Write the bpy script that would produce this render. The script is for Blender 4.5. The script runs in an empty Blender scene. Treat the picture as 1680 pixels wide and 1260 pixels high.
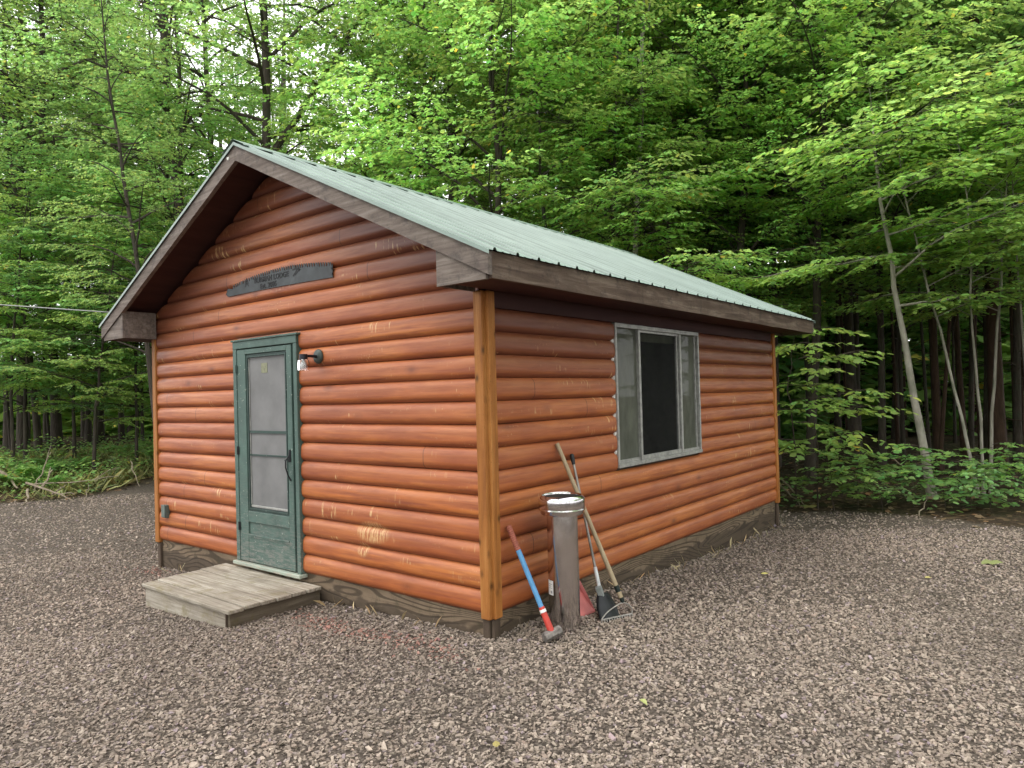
import bpy, math, random
import numpy as np
from mathutils import Matrix, Vector

rnd = random.Random(7)
SC = bpy.context.scene
COL = SC.collection
R = math.radians

# ------------------------------------------------------------------ camera
F = 1157.586
CAM = np.array([2.83312804, -3.27509761, 1.34387796])
cr = np.array([0.77984972, 0.62539976, -0.02663764])
cu = np.array([0.02996007, 0.00521422, 0.9995375])
cf = np.array([-0.6252494, 0.7802871, 0.01467072])
cd = bpy.data.cameras.new('camera'); cam = bpy.data.objects.new('camera', cd); COL.objects.link(cam)
cd.sensor_width = 36.0; cd.lens = 36.0 * F / 1680.0; cd.clip_end = 500; cd.clip_start = 0.05
M = Matrix(((cr[0], cu[0], -cf[0], CAM[0]), (cr[1], cu[1], -cf[1], CAM[1]), (cr[2], cu[2], -cf[2], CAM[2]), (0, 0, 0, 1)))
cam.matrix_world = M
SC.camera = cam


def spot(px, d, z=None):
    """ground point seen in column px (of 1680) at distance d from where the photographer stood"""
    v = cf + cr * (px - 840) / F
    p = CAM + d * v
    return (p[0], p[1], ground_z(p[0], p[1]) if z is None else z)


# ------------------------------------------------------------------ terrain
def sstep(a, b, x):
    t = np.clip((x - a) / (b - a), 0, 1); return t * t * (3 - 2 * t)


def ground_z(x, y):
    x = np.asarray(x, float); y = np.asarray(y, float)
    z = -0.305 + 0.165 * np.exp(-(x * x + y * y) / (2 * 2.2 ** 2))
    z = z + 0.015 * np.sin(x * 1.3 + y * 0.7) * np.sin(y * 1.1 - x * 0.4)
    far = sstep(-11.2, -15.0, x)
    z = z + far * (0.42 + 0.12 * np.sin(x * 0.7 + y * 0.9))
    n = gravel_edge(x, y)
    z = z + sstep(0.0, 2.5, n) * (0.05 + 0.07 * np.sin(x * 1.9 + 1) * np.sin(y * 1.6) + 0.05 * np.sin(x * 4.3) * np.sin(y * 3.7 + 2))
    return z if z.ndim else float(z)


EDGE = [(-10.6, -30), (-11.2, -6), (-11.6, 0.6), (-11.2, 1.6), (-12.1, 3.4), (-11.0, 5.2), (-7.0, 7.6), (-3.0, 7.2), (-0.4, 6.05),
        (0.4, 6.75), (1.2, 6.7), (2.3, 6.4), (4.5, 6.3), (8, 5.5), (10, 0), (12, -30)]


def gravel_edge(x, y):
    """signed distance outside the gravel yard (positive in the woods)"""
    x = np.asarray(x, float); y = np.asarray(y, float)
    n = len(EDGE); best = np.full(np.broadcast(x, y).shape, 1e9); ins = np.zeros(best.shape, bool)
    for i in range(n):
        ax, ay = EDGE[i]; bx, by = EDGE[(i + 1) % n]
        dx, dy = bx - ax, by - ay
        t = np.clip(((x - ax) * dx + (y - ay) * dy) / (dx * dx + dy * dy), 0, 1)
        best = np.minimum(best, np.hypot(x - ax - t * dx, y - ay - t * dy))
        c = ((ay > y) != (by > y)) & (x < (bx - ax) * (y - ay) / (by - ay + 1e-12) + ax)
        ins ^= c
    return np.where(ins, -best, best)


# ------------------------------------------------------------------ mesh builder
class MB:
    def __init__(s): s.V = []; s.Fs = []; s.n = 0; s.M = []; s.C = []; s.hasC = False

    def add(s, V, faces, mat=0, col=None):
        V = np.asarray(V, float).reshape(-1, 3)
        s.V.append(V)
        faces = [np.asarray(f, int) for f in (faces if isinstance(faces, list) else [faces])]
        for f in faces:
            s.Fs.append(f + s.n); s.M.append(np.full(len(f), mat, int))
        if col is not None: s.hasC = True
        s.C.append(np.ones((len(V), 4)) if col is None else np.broadcast_to(np.asarray(col, float), (len(V), 4)))
        s.n += len(V)

    def poly(s, V, mat=0):
        s.add(V, [np.arange(len(V))[None, :]], mat)

    def box(s, lo, hi, mat=0, jit=0, rot=None, bev=0.0):
        x0, y0, z0 = lo; x1, y1, z1 = hi
        if bev > 0:
            s._bevbox(lo, hi, bev, mat); return
        V = np.array([(x0, y0, z0), (x1, y0, z0), (x1, y1, z0), (x0, y1, z0), (x0, y0, z1), (x1, y0, z1), (x1, y1, z1), (x0, y1, z1)], float)
        if jit: V += np.array([[rnd.uniform(-jit, jit) for _ in range(3)] for _ in range(8)])
        if rot is not None: V = V @ np.asarray(rot)[:3, :3].T
        s.add(V, np.array([(0, 3, 2, 1), (4, 5, 6, 7), (0, 1, 5, 4), (1, 2, 6, 5), (2, 3, 7, 6), (3, 0, 4, 7)]), mat)

    def _bevbox(s, lo, hi, b, mat):
        lo = np.array(lo, float); hi = np.array(hi, float)
        V = []; idx = {}
        for ax in range(3):
            for sx in (0, 1):
                for sy in (0, 1):
                    for sz in (0, 1):
                        sg = (sx, sy, sz)
                        p = np.array([hi[i] - b if sg[i] else lo[i] + b for i in range(3)])
                        p[ax] = hi[ax] if sg[ax] else lo[ax]
                        idx[(ax, sg)] = len(V); V.append(p)
        Q = []; T = []
        for ax in range(3):
            a, c = [(1, 2), (2, 0), (0, 1)][ax]
            for sv in (0, 1):
                def g(i, j):
                    sg = [0, 0, 0]; sg[ax] = sv; sg[a] = i; sg[c] = j; return idx[(ax, tuple(sg))]
                q = [g(0, 0), g(1, 0), g(1, 1), g(0, 1)]
                Q.append(q if sv else q[::-1])
        for ax in range(3):          # edges running along ax
            a, c = [(1, 2), (2, 0), (0, 1)][ax]
            for i in (0, 1):
                for j in (0, 1):
                    def g(own, k):
                        sg = [0, 0, 0]; sg[ax] = k; sg[a] = i; sg[c] = j; return idx[(own, tuple(sg))]
                    q = [g(a, 0), g(a, 1), g(c, 1), g(c, 0)]
                    Q.append(q if (i == j) == False else q[::-1])
        for sx in (0, 1):
            for sy in (0, 1):
                for sz in (0, 1):
                    t = [idx[(k, (sx, sy, sz))] for k in range(3)]
                    T.append(t if (sx + sy + sz) % 2 == 1 else t[::-1])
        s.add(V, [np.array(Q), np.array(T)], mat)

    def tube(s, P, rad, n=8, mat=0, cap=True, col=None):
        P = np.asarray(P, float); m = len(P)
        rad = np.broadcast_to(np.asarray(rad, float), (m,))
        T = np.gradient(P, axis=0); T /= np.linalg.norm(T, axis=1)[:, None] + 1e-12
        up = np.array([0.3, 0.2, 0.93]) if abs(T[0][2]) < 0.9 else np.array([1.0, 0.1, 0])
        N = np.cross(T, up); N /= np.linalg.norm(N, axis=1)[:, None]
        B = np.cross(T, N)
        a = np.arange(n) / n * 2 * math.pi
        V = P[:, None, :] + rad[:, None, None] * (np.cos(a)[None, :, None] * N[:, None, :] + np.sin(a)[None, :, None] * B[:, None, :])
        i = np.arange(m - 1)[:, None] * n; j = np.arange(n)[None, :]; k = (j + 1) % n
        Fq = np.stack([i + j, i + k, i + n + k, i + n + j], -1).reshape(-1, 4)
        fs = [Fq]
        V = V.reshape(-1, 3)
        if cap:
            fs.append(np.arange(n)[None, ::-1]); fs.append((np.arange(n) + (m - 1) * n)[None, :])
        s.add(V, fs, mat, col)

    def lathe(s, prof, n=32, mat=0, origin=(0, 0, 0)):
        prof = np.array(prof, float); m = len(prof)
        a = np.arange(n) / n * 2 * math.pi
        V = np.stack([prof[:, 0, None] * np.cos(a), prof[:, 0, None] * np.sin(a), np.broadcast_to(prof[:, 1, None], (m, n))], -1) + np.array(origin)
        i = np.arange(m - 1)[:, None] * n; j = np.arange(n)[None, :]; k = (j + 1) % n
        Fq = np.stack([i + j, i + k, i + n + k, i + n + j], -1).reshape(-1, 4)
        s.add(V.reshape(-1, 3), Fq, mat)

    def prism(s, outline, axis, lo, hi, mat=0):
        """extrude a closed 2D outline along axis ('x','y','z') from lo to hi"""
        o = np.array(outline, float); n = len(o)
        def put(v):
            if axis == 'x': return np.stack([np.full(n, v), o[:, 0], o[:, 1]], -1)
            if axis == 'y': return np.stack([o[:, 0], np.full(n, v), o[:, 1]], -1)
            return np.stack([o[:, 0], o[:, 1], np.full(n, v)], -1)
        V = np.concatenate([put(lo), put(hi)])
        j = np.arange(n); k = (j + 1) % n
        s.add(V, [np.stack([j, k, k + n, j + n], -1), j[None, ::-1], (j + n)[None, :]], mat)

    def mesh(s, name, mats, smooth=False):
        me = bpy.data.meshes.new(name)
        V = np.concatenate(s.V) if s.V else np.zeros((0, 3))
        me.vertices.add(len(V)); me.vertices.foreach_set('co', V.astype(np.float32).ravel())
        loops = np.concatenate([f.ravel() for f in s.Fs]); sizes = np.concatenate([np.full(len(f), f.shape[1]) for f in s.Fs])
        starts = np.concatenate([[0], np.cumsum(sizes)[:-1]])
        me.loops.add(len(loops)); me.loops.foreach_set('vertex_index', loops.astype(np.int32))
        me.polygons.add(len(sizes)); me.polygons.foreach_set('loop_start', starts.astype(np.int32))
        me.polygons.foreach_set('loop_total', sizes.astype(np.int32))
        me.polygons.foreach_set('material_index', np.concatenate(s.M).astype(np.int32))
        me.polygons.foreach_set('use_smooth', np.full(len(sizes), bool(smooth)))
        for m in (mats if isinstance(mats, (list, tuple)) else [mats]): me.materials.append(m)
        me.update(calc_edges=True)
        if s.hasC:
            at = me.attributes.new('tint', 'FLOAT_COLOR', 'POINT')
            at.data.foreach_set('color', np.concatenate(s.C).astype(np.float32).ravel())
        if smooth and len(sizes) < 30000: me.set_sharp_from_angle(angle=R(38))
        return me

    def build(s, name, mats, parent=None, smooth=False, label=None):
        o = bpy.data.objects.new(name, s.mesh(name, mats, smooth)); COL.objects.link(o)
        if parent is not None: o.parent = parent
        if label: o['label'] = label
        return o


def tag(o, label=None, cat=None, group=None, kind=None):
    if label: o['label'] = label
    if cat: o['category'] = cat
    if group: o['group'] = group
    if kind: o['kind'] = kind
    return o


def thing(name, label, cat, loc=(0, 0, 0), group=None):
    o = bpy.data.objects.new(name, None); COL.objects.link(o); o.location = loc; o.empty_display_size = 0.1
    return tag(o, label, cat, group)


# ------------------------------------------------------------------ materials
class NT:
    def __init__(s, name):
        s.m = bpy.data.materials.new(name); s.m.use_nodes = True; s.t = s.m.node_tree; s.t.nodes.clear()
        s.out = s.t.nodes.new('ShaderNodeOutputMaterial')

    def n(s, typ, inp=None, **kw):
        nd = s.t.nodes.new(typ)
        for k, v in kw.items(): setattr(nd, k, v)
        for k, v in (inp or {}).items(): s.set(nd.inputs[k], v)
        return nd

    def set(s, sock, v):
        if isinstance(v, bpy.types.NodeSocket): s.t.links.new(v, sock)
        elif hasattr(v, 'outputs'): s.t.links.new(v.outputs[0], sock)
        else:
            if isinstance(v, (tuple, list)) and len(v) == 3 and sock.type == 'RGBA': v = (*v, 1)
            sock.default_value = v

    def coord(s, kind='Object', scale=(1, 1, 1), loc=(0, 0, 0), rot=(0, 0, 0)):
        c = s.n('ShaderNodeTexCoord'); mp = s.n('ShaderNodeMapping', {'Vector': c.outputs[kind], 'Scale': scale, 'Location': loc, 'Rotation': rot})
        return mp.outputs[0]

    def noise(s, vec, scale=5, detail=4, rough=0.5, dist=0.0, out='Fac'):
        nd = s.n('ShaderNodeTexNoise', {'Scale': scale, 'Detail': detail, 'Roughness': rough, 'Distortion': dist})
        if vec is not None: s.set(nd.inputs['Vector'], vec)
        return nd.outputs[0] if out == 'Fac' else nd.outputs[1]

    def vor(s, vec, scale=5, feature='F1', out='Distance', rand=1.0):
        nd = s.n('ShaderNodeTexVoronoi', {'Scale': scale, 'Randomness': rand}, feature=feature)
        s.set(nd.inputs['Vector'], vec); return nd.outputs[out]

    def math(s, op, a, b=0.0, c=0.0, clamp=False):
        nd = s.n('ShaderNodeMath', {0: a, 1: b, 2: c}, operation=op, use_clamp=clamp); return nd.outputs[0]

    def ramp(s, fac, stops, interp='LINEAR'):
        nd = s.n('ShaderNodeValToRGB', {'Fac': fac}); e = nd.color_ramp.elements; nd.color_ramp.interpolation = interp
        while len(e) < len(stops): e.new(0.5)
        for el, (p, c) in zip(e, stops):
            el.position = p; el.color = (c, c, c, 1) if isinstance(c, (int, float)) else (*c, 1)
        return nd.outputs[0]

    def mix(s, fac, a, b, mode='MIX'):
        nd = s.n('ShaderNodeMix', data_type='RGBA', blend_type=mode)
        s.set(nd.inputs[0], fac); s.set(nd.inputs[6], a); s.set(nd.inputs[7], b); return nd.outputs[2]

    def sep(s, v):
        nd = s.n('ShaderNodeSeparateXYZ', {0: v}); return nd.outputs

    def comb(s, x, y, z):
        return s.n('ShaderNodeCombineXYZ', {0: x, 1: y, 2: z}).outputs[0]

    def bump(s, h, strength=0.3, dist=0.01):
        return s.n('ShaderNodeBump', {'Height': h, 'Strength': strength, 'Distance': dist}).outputs[0]

    def attr(s, name='tint'):
        return s.n('ShaderNodeAttribute', attribute_name=name).outputs['Color']

    def bsdf(s, color, rough=0.7, metal=0.0, normal=None, spec=0.4):
        b = s.n('ShaderNodeBsdfPrincipled', {'Base Color': color, 'Roughness': rough, 'Metallic': metal, 'Specular IOR Level': spec})
        if normal is not None: s.set(b.inputs['Normal'], normal)
        return b.outputs[0]

    def done(s, sh):
        s.t.links.new(sh, s.out.inputs['Surface']); return s.m


def plain(name, col, rough=0.6, metal=0.0, var=0.25, scale=12, spec=0.4, bump=0.1):
    t = NT(name); c = t.coord()
    nz = t.noise(c, scale, 5, 0.6)
    dark = tuple(x * (1 - var) for x in col); lite = tuple(min(1, x * (1 + var)) for x in col)
    cc = t.ramp(nz, [(0.3, dark), (0.7, lite)])
    return t.done(t.bsdf(cc, rough, metal, t.bump(nz, bump, 0.003), spec))


BROW = 0.145


def mat_log(name, axis, drips=None):
    """stained half-log siding; grain runs along axis"""
    t = NT(name); co = t.n('ShaderNodeTexCoord').outputs['Object']
    x, y, z = t.sep(co)
    u = x if axis == 'x' else y
    row = t.math('FLOOR', t.math('DIVIDE', z, BROW))
    off = t.math('MULTIPLY', row, 7.31)
    zr = t.math('FRACT', t.math('DIVIDE', z, BROW))
    uo = t.math('ADD', u, off)
    grain = t.noise(t.comb(t.math('MULTIPLY', uo, 2.2), off, t.math('MULTIPLY', z, 42)), 1.0, 6, 0.6, 0.4)
    blot = t.noise(t.comb(t.math('MULTIPLY', uo, 1.6), off, t.math('MULTIPLY', z, 6)), 1.0, 4, 0.55)
    rowv = t.n('ShaderNodeTexWhiteNoise', {'W': row}, noise_dimensions='1D').outputs[0]
    base = t.ramp(blot, [(0.28, (0.265, 0.068, 0.019)), (0.5, (0.425, 0.126, 0.032)), (0.72, (0.51, 0.18, 0.047))])
    base = t.mix(t.ramp(grain, [(0.32, 0.75), (0.60, 0.0)]), base, (0.19, 0.045, 0.02))
    base = t.mix(t.math('MULTIPLY', rowv, 0.42), base, (0.26, 0.066, 0.026))
    # eave shade painted into the stain, darker high on the walls
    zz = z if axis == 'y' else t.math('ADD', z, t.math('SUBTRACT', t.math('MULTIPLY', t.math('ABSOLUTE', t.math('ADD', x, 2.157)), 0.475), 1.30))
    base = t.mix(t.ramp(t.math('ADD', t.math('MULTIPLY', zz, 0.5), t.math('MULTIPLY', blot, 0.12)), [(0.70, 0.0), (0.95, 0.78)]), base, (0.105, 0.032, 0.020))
    # painted highlight on the crown of every log; painted shading in the groove
    crown = t.math('MULTIPLY', t.ramp(zr, [(0.42, 0.0), (0.76, 1.0), (0.97, 0.3)]), t.ramp(t.noise(t.comb(t.math('MULTIPLY', uo, 5), off, t.math('MULTIPLY', z, 30)), 1, 5, 0.7), [(0.35, 0.1), (0.7, 0.55)]))
    base = t.mix(t.math('MULTIPLY', crown, 0.6), base, (0.46, 0.20, 0.10))
    groove = t.ramp(zr, [(0.0, 0.85), (0.07, 0.35), (0.22, 0.0)])
    base = t.mix(groove, base, (0.10, 0.025, 0.015))
    # knots: brown ovals
    kv = t.comb(t.math('MULTIPLY', uo, 1.0), off, t.math('MULTIPLY', z, 2.2))
    kd = t.vor(kv, 2.3)
    base = t.mix(t.ramp(kd, [(0.04, 0.85), (0.11, 0.35), (0.2, 0.0)]), base, (0.17, 0.05, 0.022))
    # pale sap drips and scuffs
    sn = t.noise(t.comb(t.math('MULTIPLY', uo, 46), off, t.math('MULTIPLY', z, 5)), 1.0, 3, 0.6)
    sm = t.noise(t.comb(t.math('MULTIPLY', uo, 2.1), t.math('ADD', off, 3.7), t.math('MULTIPLY', z, 7)), 1.0, 3, 0.6)
    drip = t.math('MULTIPLY', t.ramp(sn, [(0.575, 0.0), (0.63, 1.0)]), t.ramp(sm, [(0.585, 0.0), (0.675, 1.0)]))
    sc = t.noise(t.comb(t.math('MULTIPLY', uo, 60), off, t.math('MULTIPLY', z, 60)), 1.0, 4, 0.7)
    scm = t.noise(t.comb(t.math('MULTIPLY', uo, 2.6), t.math('ADD', off, 9.2), t.math('MULTIPLY', z, 9)), 1.0, 2, 0.5)
    scuff = t.math('MULTIPLY', t.ramp(sc, [(0.62, 0.0), (0.70, 1.0)]), t.ramp(scm, [(0.57, 0.0), (0.68, 0.9)]))
    pale = t.math('MAXIMUM', drip, scuff)
    for (du, dz, ru, rz) in drips or []:
        d = t.math('SQRT', t.math('ADD', t.math('POWER', t.math('DIVIDE', t.math('SUBTRACT', u, du), ru), 2.0), t.math('POWER', t.math('DIVIDE', t.math('SUBTRACT', z, dz), rz), 2.0)))
        m = t.math('MULTIPLY', t.ramp(d, [(0.6, 1.0), (1.0, 0.0)]), t.ramp(t.noise(t.comb(t.math('MULTIPLY', u, 75), 0.0, t.math('MULTIPLY', z, 9)), 1.0, 4, 0.75), [(0.46, 0.0), (0.54, 1.0)]))
        pale = t.math('MAXIMUM', pale, m)
    base = t.mix(t.math('MULTIPLY', pale, 0.75), base, (0.62, 0.42, 0.20))
    jn = t.n('ShaderNodeTexWhiteNoise', {'W': t.math('ADD', row, 91.7)}, noise_dimensions='1D').outputs[0]
    jp = t.math('MULTIPLY_ADD', jn, 4.6, 0.3) if axis == 'y' else t.math('MULTIPLY_ADD', jn, 4.0, -4.2)
    base = t.mix(t.ramp(t.math('ABSOLUTE', t.math('SUBTRACT', u, jp)), [(0.0018, 0.9), (0.0045, 0.0)]), base, (0.03, 0.012, 0.008))
    bmp = t.bump(t.math('ADD', t.math('MULTIPLY', grain, 0.6), t.math('MULTIPLY', blot, 0.6)), 0.35, 0.006)
    return t.done(t.bsdf(base, t.ramp(grain, [(0.3, 0.56), (0.7, 0.38)]), 0, bmp, 0.4))


def mat_wood(name, axis, c0, c1, c2, sa=1.6, sb=34, stain=None, rough=0.85, bump=0.5, contour=0.0, knots=0.0):
    """weathered wood with grain along axis; optional dark stain and plywood contour figure"""
    t = NT(name)
    sc = {'x': (sa, sb, sb), 'y': (sb, sa, sb), 'z': (sb, sb, sa)}[axis]
    c = t.coord(scale=sc); cw = t.coord()
    isl = t.n('ShaderNodeNewGeometry').outputs['Random Per Island']
    c = t.n('ShaderNodeVectorMath', {0: c, 1: t.comb(t.math('MULTIPLY', isl, 31), t.math('MULTIPLY', isl, 17), t.math('MULTIPLY', isl, 23))}, operation='ADD').outputs[0]
    g = t.noise(c, 1.0, 6, 0.65, 0.6)
    b = t.noise(cw, 3.5, 4, 0.6)
    col = t.ramp(g, [(0.28, c0), (0.5, c1), (0.72, c2)])
    col = t.mix(t.ramp(b, [(0.45, 0.0), (0.75, 0.55)]), col, c0)
    col = t.mix(t.math('MULTIPLY', isl, 0.55), col, tuple(0.55 * q for q in c1))
    h = g
    if contour:
        s2 = {'x': (0.55, 3.2, 3.2), 'y': (3.2, 0.55, 3.2), 'z': (3.2, 3.2, 0.55)}[axis]
        f = t.noise(t.coord(scale=s2), 1.0, 2, 0.4, 0.5)
        w = t.math('SINE', t.math('MULTIPLY', f, 210.0 * contour))
        line = t.ramp(w, [(0.25, 0.0), (0.8, 1.0)])
        col = t.mix(t.math('MULTIPLY', line, 0.72), col, tuple(0.28 * q for q in c0))
        h = t.math('SUBTRACT', g, t.math('MULTIPLY', line, 0.6))
    if stain:
        sx = t.noise(cw, 9, 5, 0.7)
        col = t.mix(t.ramp(sx, [(0.52, 0.0), (0.70, 0.7)]), col, stain)
    if knots:
        ks = {'x': (0.55, 1, 1), 'y': (1, 0.55, 1), 'z': (1, 1, 0.55)}[axis]
        kd = t.vor(t.coord(scale=ks), 11.0 * knots)
        col = t.mix(t.ramp(kd, [(0.06, 0.9), (0.13, 0.4), (0.24, 0.0)]), col, tuple(0.22 * q for q in c1))
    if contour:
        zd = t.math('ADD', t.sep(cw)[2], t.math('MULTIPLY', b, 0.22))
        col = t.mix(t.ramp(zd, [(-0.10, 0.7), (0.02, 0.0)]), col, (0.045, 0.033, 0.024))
    fleck = t.noise(cw, 140, 2, 0.5)
    col = t.mix(t.ramp(fleck, [(0.64, 0.0), (0.72, 0.5)]), col, tuple(0.3 * q for q in c0))
    return t.done(t.bsdf(col, rough, 0, t.bump(h, bump, 0.004), 0.25))


def mat_paint(name, col, worn, amount=0.5, low=None):
    """old painted wood, worn to bare grey toward the bottom"""
    t = NT(name); c = t.coord()
    n1 = t.noise(t.coord(scale=(12, 60, 75)), 1, 6, 0.75); n2 = t.noise(c, 6, 4, 0.6)
    base = t.ramp(n2, [(0.3, tuple(0.78 * q for q in col)), (0.7, tuple(1.15 * q for q in col))])
    z = t.sep(c)[2]
    k = t.ramp(t.math('ADD', t.math('MULTIPLY', z, 1.0), t.math('MULTIPLY', n2, 0.35)), [(0.12, 1.0), (0.55, 0.25), (1.0, 0.06)])
    chip = t.math('MULTIPLY', t.ramp(n1, [(0.45, 0.0), (0.58, 1.0)]), k)
    base = t.mix(t.math('MULTIPLY', chip, amount * 1.5, clamp=True), base, worn)
    fl = t.noise(c, 55, 3, 0.6)
    base = t.mix(t.ramp(fl, [(0.66, 0.0), (0.72, 0.6)]), base, (0.55, 0.58, 0.52))
    return t.done(t.bsdf(base, 0.62, 0, t.bump(n1, 0.25, 0.002), 0.35))


def mat_leaf(name, top, back, rand=0.25, trans=0.42):
    t = NT(name)
    tint = t.attr('tint')
    oi = t.n('ShaderNodeObjectInfo').outputs['Random']
    hs = t.n('ShaderNodeHueSaturation', {'Hue': t.math('MULTIPLY_ADD', oi, 0.030, 0.487), 'Saturation': 1.0, 'Value': t.math('MULTIPLY_ADD', oi, 0.35, 0.82), 'Color': t.mix(1.0, top, tint, 'MULTIPLY')}).outputs[0]
    hb = t.n('ShaderNodeHueSaturation', {'Hue': t.math('MULTIPLY_ADD', oi, 0.030, 0.487), 'Value': t.math('MULTIPLY_ADD', oi, 0.35, 0.82), 'Color': t.mix(1.0, back, tint, 'MULTIPLY')}).outputs[0]
    d = t.bsdf(hs, 0.5, 0, None, 0.35)
    tr = t.n('ShaderNodeBsdfTranslucent', {'Color': hb}).outputs[0]
    mx = t.n('ShaderNodeMixShader', {0: trans, 1: d, 2: tr}).outputs[0]
    return t.done(mx)


def mat_bark(name, c0, c1, c2=None, sc=1.0):
    t = NT(name)
    v = t.coord(scale=(14 * sc, 14 * sc, 3.0 * sc)); n1 = t.noise(v, 1.0, 6, 0.7, 0.5)
    v2 = t.noise(t.coord(), 2.2, 3, 0.5); rg = t.vor(t.coord(scale=(26 * sc, 26 * sc, 6 * sc)), 1.0)
    col = t.ramp(n1, [(0.3, c0), (0.68, c1)])
    if c2: col = t.mix(t.ramp(v2, [(0.5, 0.0), (0.62, 0.85)]), col, c2)
    return t.done(t.bsdf(col, 0.9, 0, t.bump(t.math('ADD', n1, t.math('MULTIPLY', rg, 0.6)), 0.8, 0.02), 0.2))


def mat_stone():
    t = NT('gravel_stone'); tint = t.attr('tint'); n = t.noise(t.coord(), 90, 3, 0.6)
    c = t.mix(t.ramp(n, [(0.3, 0.35), (0.7, 0.0)]), tint, (0.10, 0.085, 0.075))
    return t.done(t.bsdf(c, 0.85, 0, t.bump(n, 0.3, 0.002), 0.25))


def mat_ground():
    t = NT('ground_surface'); c = t.coord()
    e = t.attr('edge')
    es = t.sep(e)[0]
    v = t.vor(c, 48, out='Color'); vd = t.vor(c, 48); v2 = t.vor(c, 95, out='Color'); v2d = t.vor(c, 95)
    g1 = t.ramp(t.sep(v)[0], [(0.0, (0.075, 0.058, 0.046)), (0.5, (0.16, 0.130, 0.106)), (1.0, (0.29, 0.245, 0.205))])
    g1 = t.mix(t.ramp(vd, [(0.28, 0.0), (0.62, 0.85)]), g1, (0.028, 0.022, 0.018))
    g2 = t.ramp(t.sep(v2)[0], [(0.0, (0.055, 0.042, 0.033)), (1.0, (0.19, 0.157, 0.13))])
    g = t.mix(t.ramp(t.noise(c, 30, 2), [(0.45, 0.0), (0.55, 1.0)]), g1, g2)
    big = t.noise(c, 0.55, 3, 0.5)
    g = t.mix(t.ramp(big, [(0.4, 0.0), (0.65, 0.35)]), g, (0.075, 0.062, 0.052))
    ln = t.noise(c, 22, 6, 0.75); lv = t.vor(c, 14, out='Color')
    lit = t.ramp(ln, [(0.3, (0.018, 0.013, 0.009)), (0.55, (0.055, 0.038, 0.024)), (0.75, (0.13, 0.088, 0.05))])
    lit = t.mix(t.ramp(t.sep(lv)[0], [(0.75, 0.0), (0.85, 0.6)]), lit, (0.16, 0.11, 0.065))
    moss = t.noise(c, 1.3, 4, 0.6)
    lit = t.mix(t.ramp(moss, [(0.5, 0.0), (0.68, 0.55)]), lit, (0.03, 0.05, 0.014))
    k = t.ramp(t.math('ADD', es, t.math('MULTIPLY', t.math('SUBTRACT', t.noise(c, 3.2, 5, 0.7), 0.5), 0.45)), [(0.40, 0.0), (0.60, 1.0)])
    col = t.mix(k, g, lit)
    h = t.math('ADD', t.math('MULTIPLY', vd, -0.7), t.math('MULTIPLY', ln, 0.8))
    return t.done(t.bsdf(col, 0.95, 0, t.bump(h, 0.8, 0.03), 0.15))


def mat_glass(name, tintc, refl=0.35, alpha=0.5, grime=0.0, matte_col=(0.3, 0.33, 0.28)):
    t = NT(name)
    fr = t.n('ShaderNodeFresnel', {'IOR': 1.5}).outputs[0]
    tr = t.n('ShaderNodeBsdfTransparent', {'Color': tintc}).outputs[0]
    gl = t.n('ShaderNodeBsdfGlossy', {'Color': (1, 1, 1), 'Roughness': 0.02}).outputs[0]
    m = t.n('ShaderNodeMixShader', {0: t.math('MULTIPLY_ADD', fr, 1.0, refl, clamp=True), 1: tr, 2: gl}).outputs[0]
    if grime:
        n = t.noise(t.coord(scale=(6, 6, 2.5)), 1.0, 5, 0.65)
        df = t.n('ShaderNodeBsdfDiffuse', {'Color': t.ramp(n, [(0.3, tuple(0.6 * q for q in matte_col)), (0.7, matte_col)])}).outputs[0]
        m = t.n('ShaderNodeMixShader', {0: t.math('MULTIPLY', t.ramp(n, [(0.25, 0.75), (0.75, 1.0)]), grime), 1: m, 2: df}).outputs[0]
    return t.done(m)


def mat_metal_roof():
    t = NT('green_metal_roofing'); c = t.coord()
    n = t.noise(c, 1.4, 5, 0.65); st = t.noise(t.coord(scale=(1.2, 26, 1.2)), 1.0, 4, 0.6)
    col = t.ramp(n, [(0.3, (0.175, 0.242, 0.208)), (0.7, (0.235, 0.31, 0.27))])
    col = t.mix(t.ramp(st, [(0.55, 0.0), (0.8, 0.35)]), col, (0.14, 0.20, 0.175))
    yv = t.sep(c)[1]
    pr = t.math('FRACT', t.math('DIVIDE', t.math('ADD', yv, 0.132 + 0.2025 * 20.5), 0.2025))       # 0.5 on each major rib
    dd = t.math('ABSOLUTE', t.math('SUBTRACT', pr, 0.5))
    wn = t.noise(t.coord(scale=(1.5, 6, 1.5)), 1.0, 4, 0.6)
    line = t.math('MULTIPLY', t.ramp(dd, [(0.035, 0.0), (0.060, 1.0), (0.085, 1.0), (0.125, 0.0)]), t.ramp(wn, [(0.35, 0.35), (0.65, 0.95)]))
    col = t.mix(line, col, (0.075, 0.12, 0.10))
    p2 = t.math('ABSOLUTE', t.math('SUBTRACT', t.math('FRACT', t.math('MULTIPLY', pr, 3.0)), 0.5))
    col = t.mix(t.math('MULTIPLY', t.ramp(p2, [(0.40, 0.0), (0.48, 1.0)]), t.ramp(wn, [(0.4, 0.1), (0.7, 0.5)])), col, (0.12, 0.18, 0.155))
    f = t.noise(c, 60, 2)
    col = t.mix(t.ramp(f, [(0.68, 0.0), (0.74, 0.5)]), col, (0.12, 0.15, 0.12))
    return t.done(t.bsdf(col, 0.42, 0.0, t.bump(n, 0.05, 0.01), 0.5))


def mat_pipe():
    t = NT('galvanised_steel'); c = t.coord()
    n = t.noise(c, 8, 4, 0.6)
    return t.done(t.bsdf(t.ramp(n, [(0.3, (0.62, 0.60, 0.61)), (0.7, (0.76, 0.74, 0.745))]), t.ramp(n, [(0.3, 0.12), (0.7, 0.24)]), 1.0, t.bump(t.noise(c, 4, 2), 0.06, 0.01), 0.5))


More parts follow.
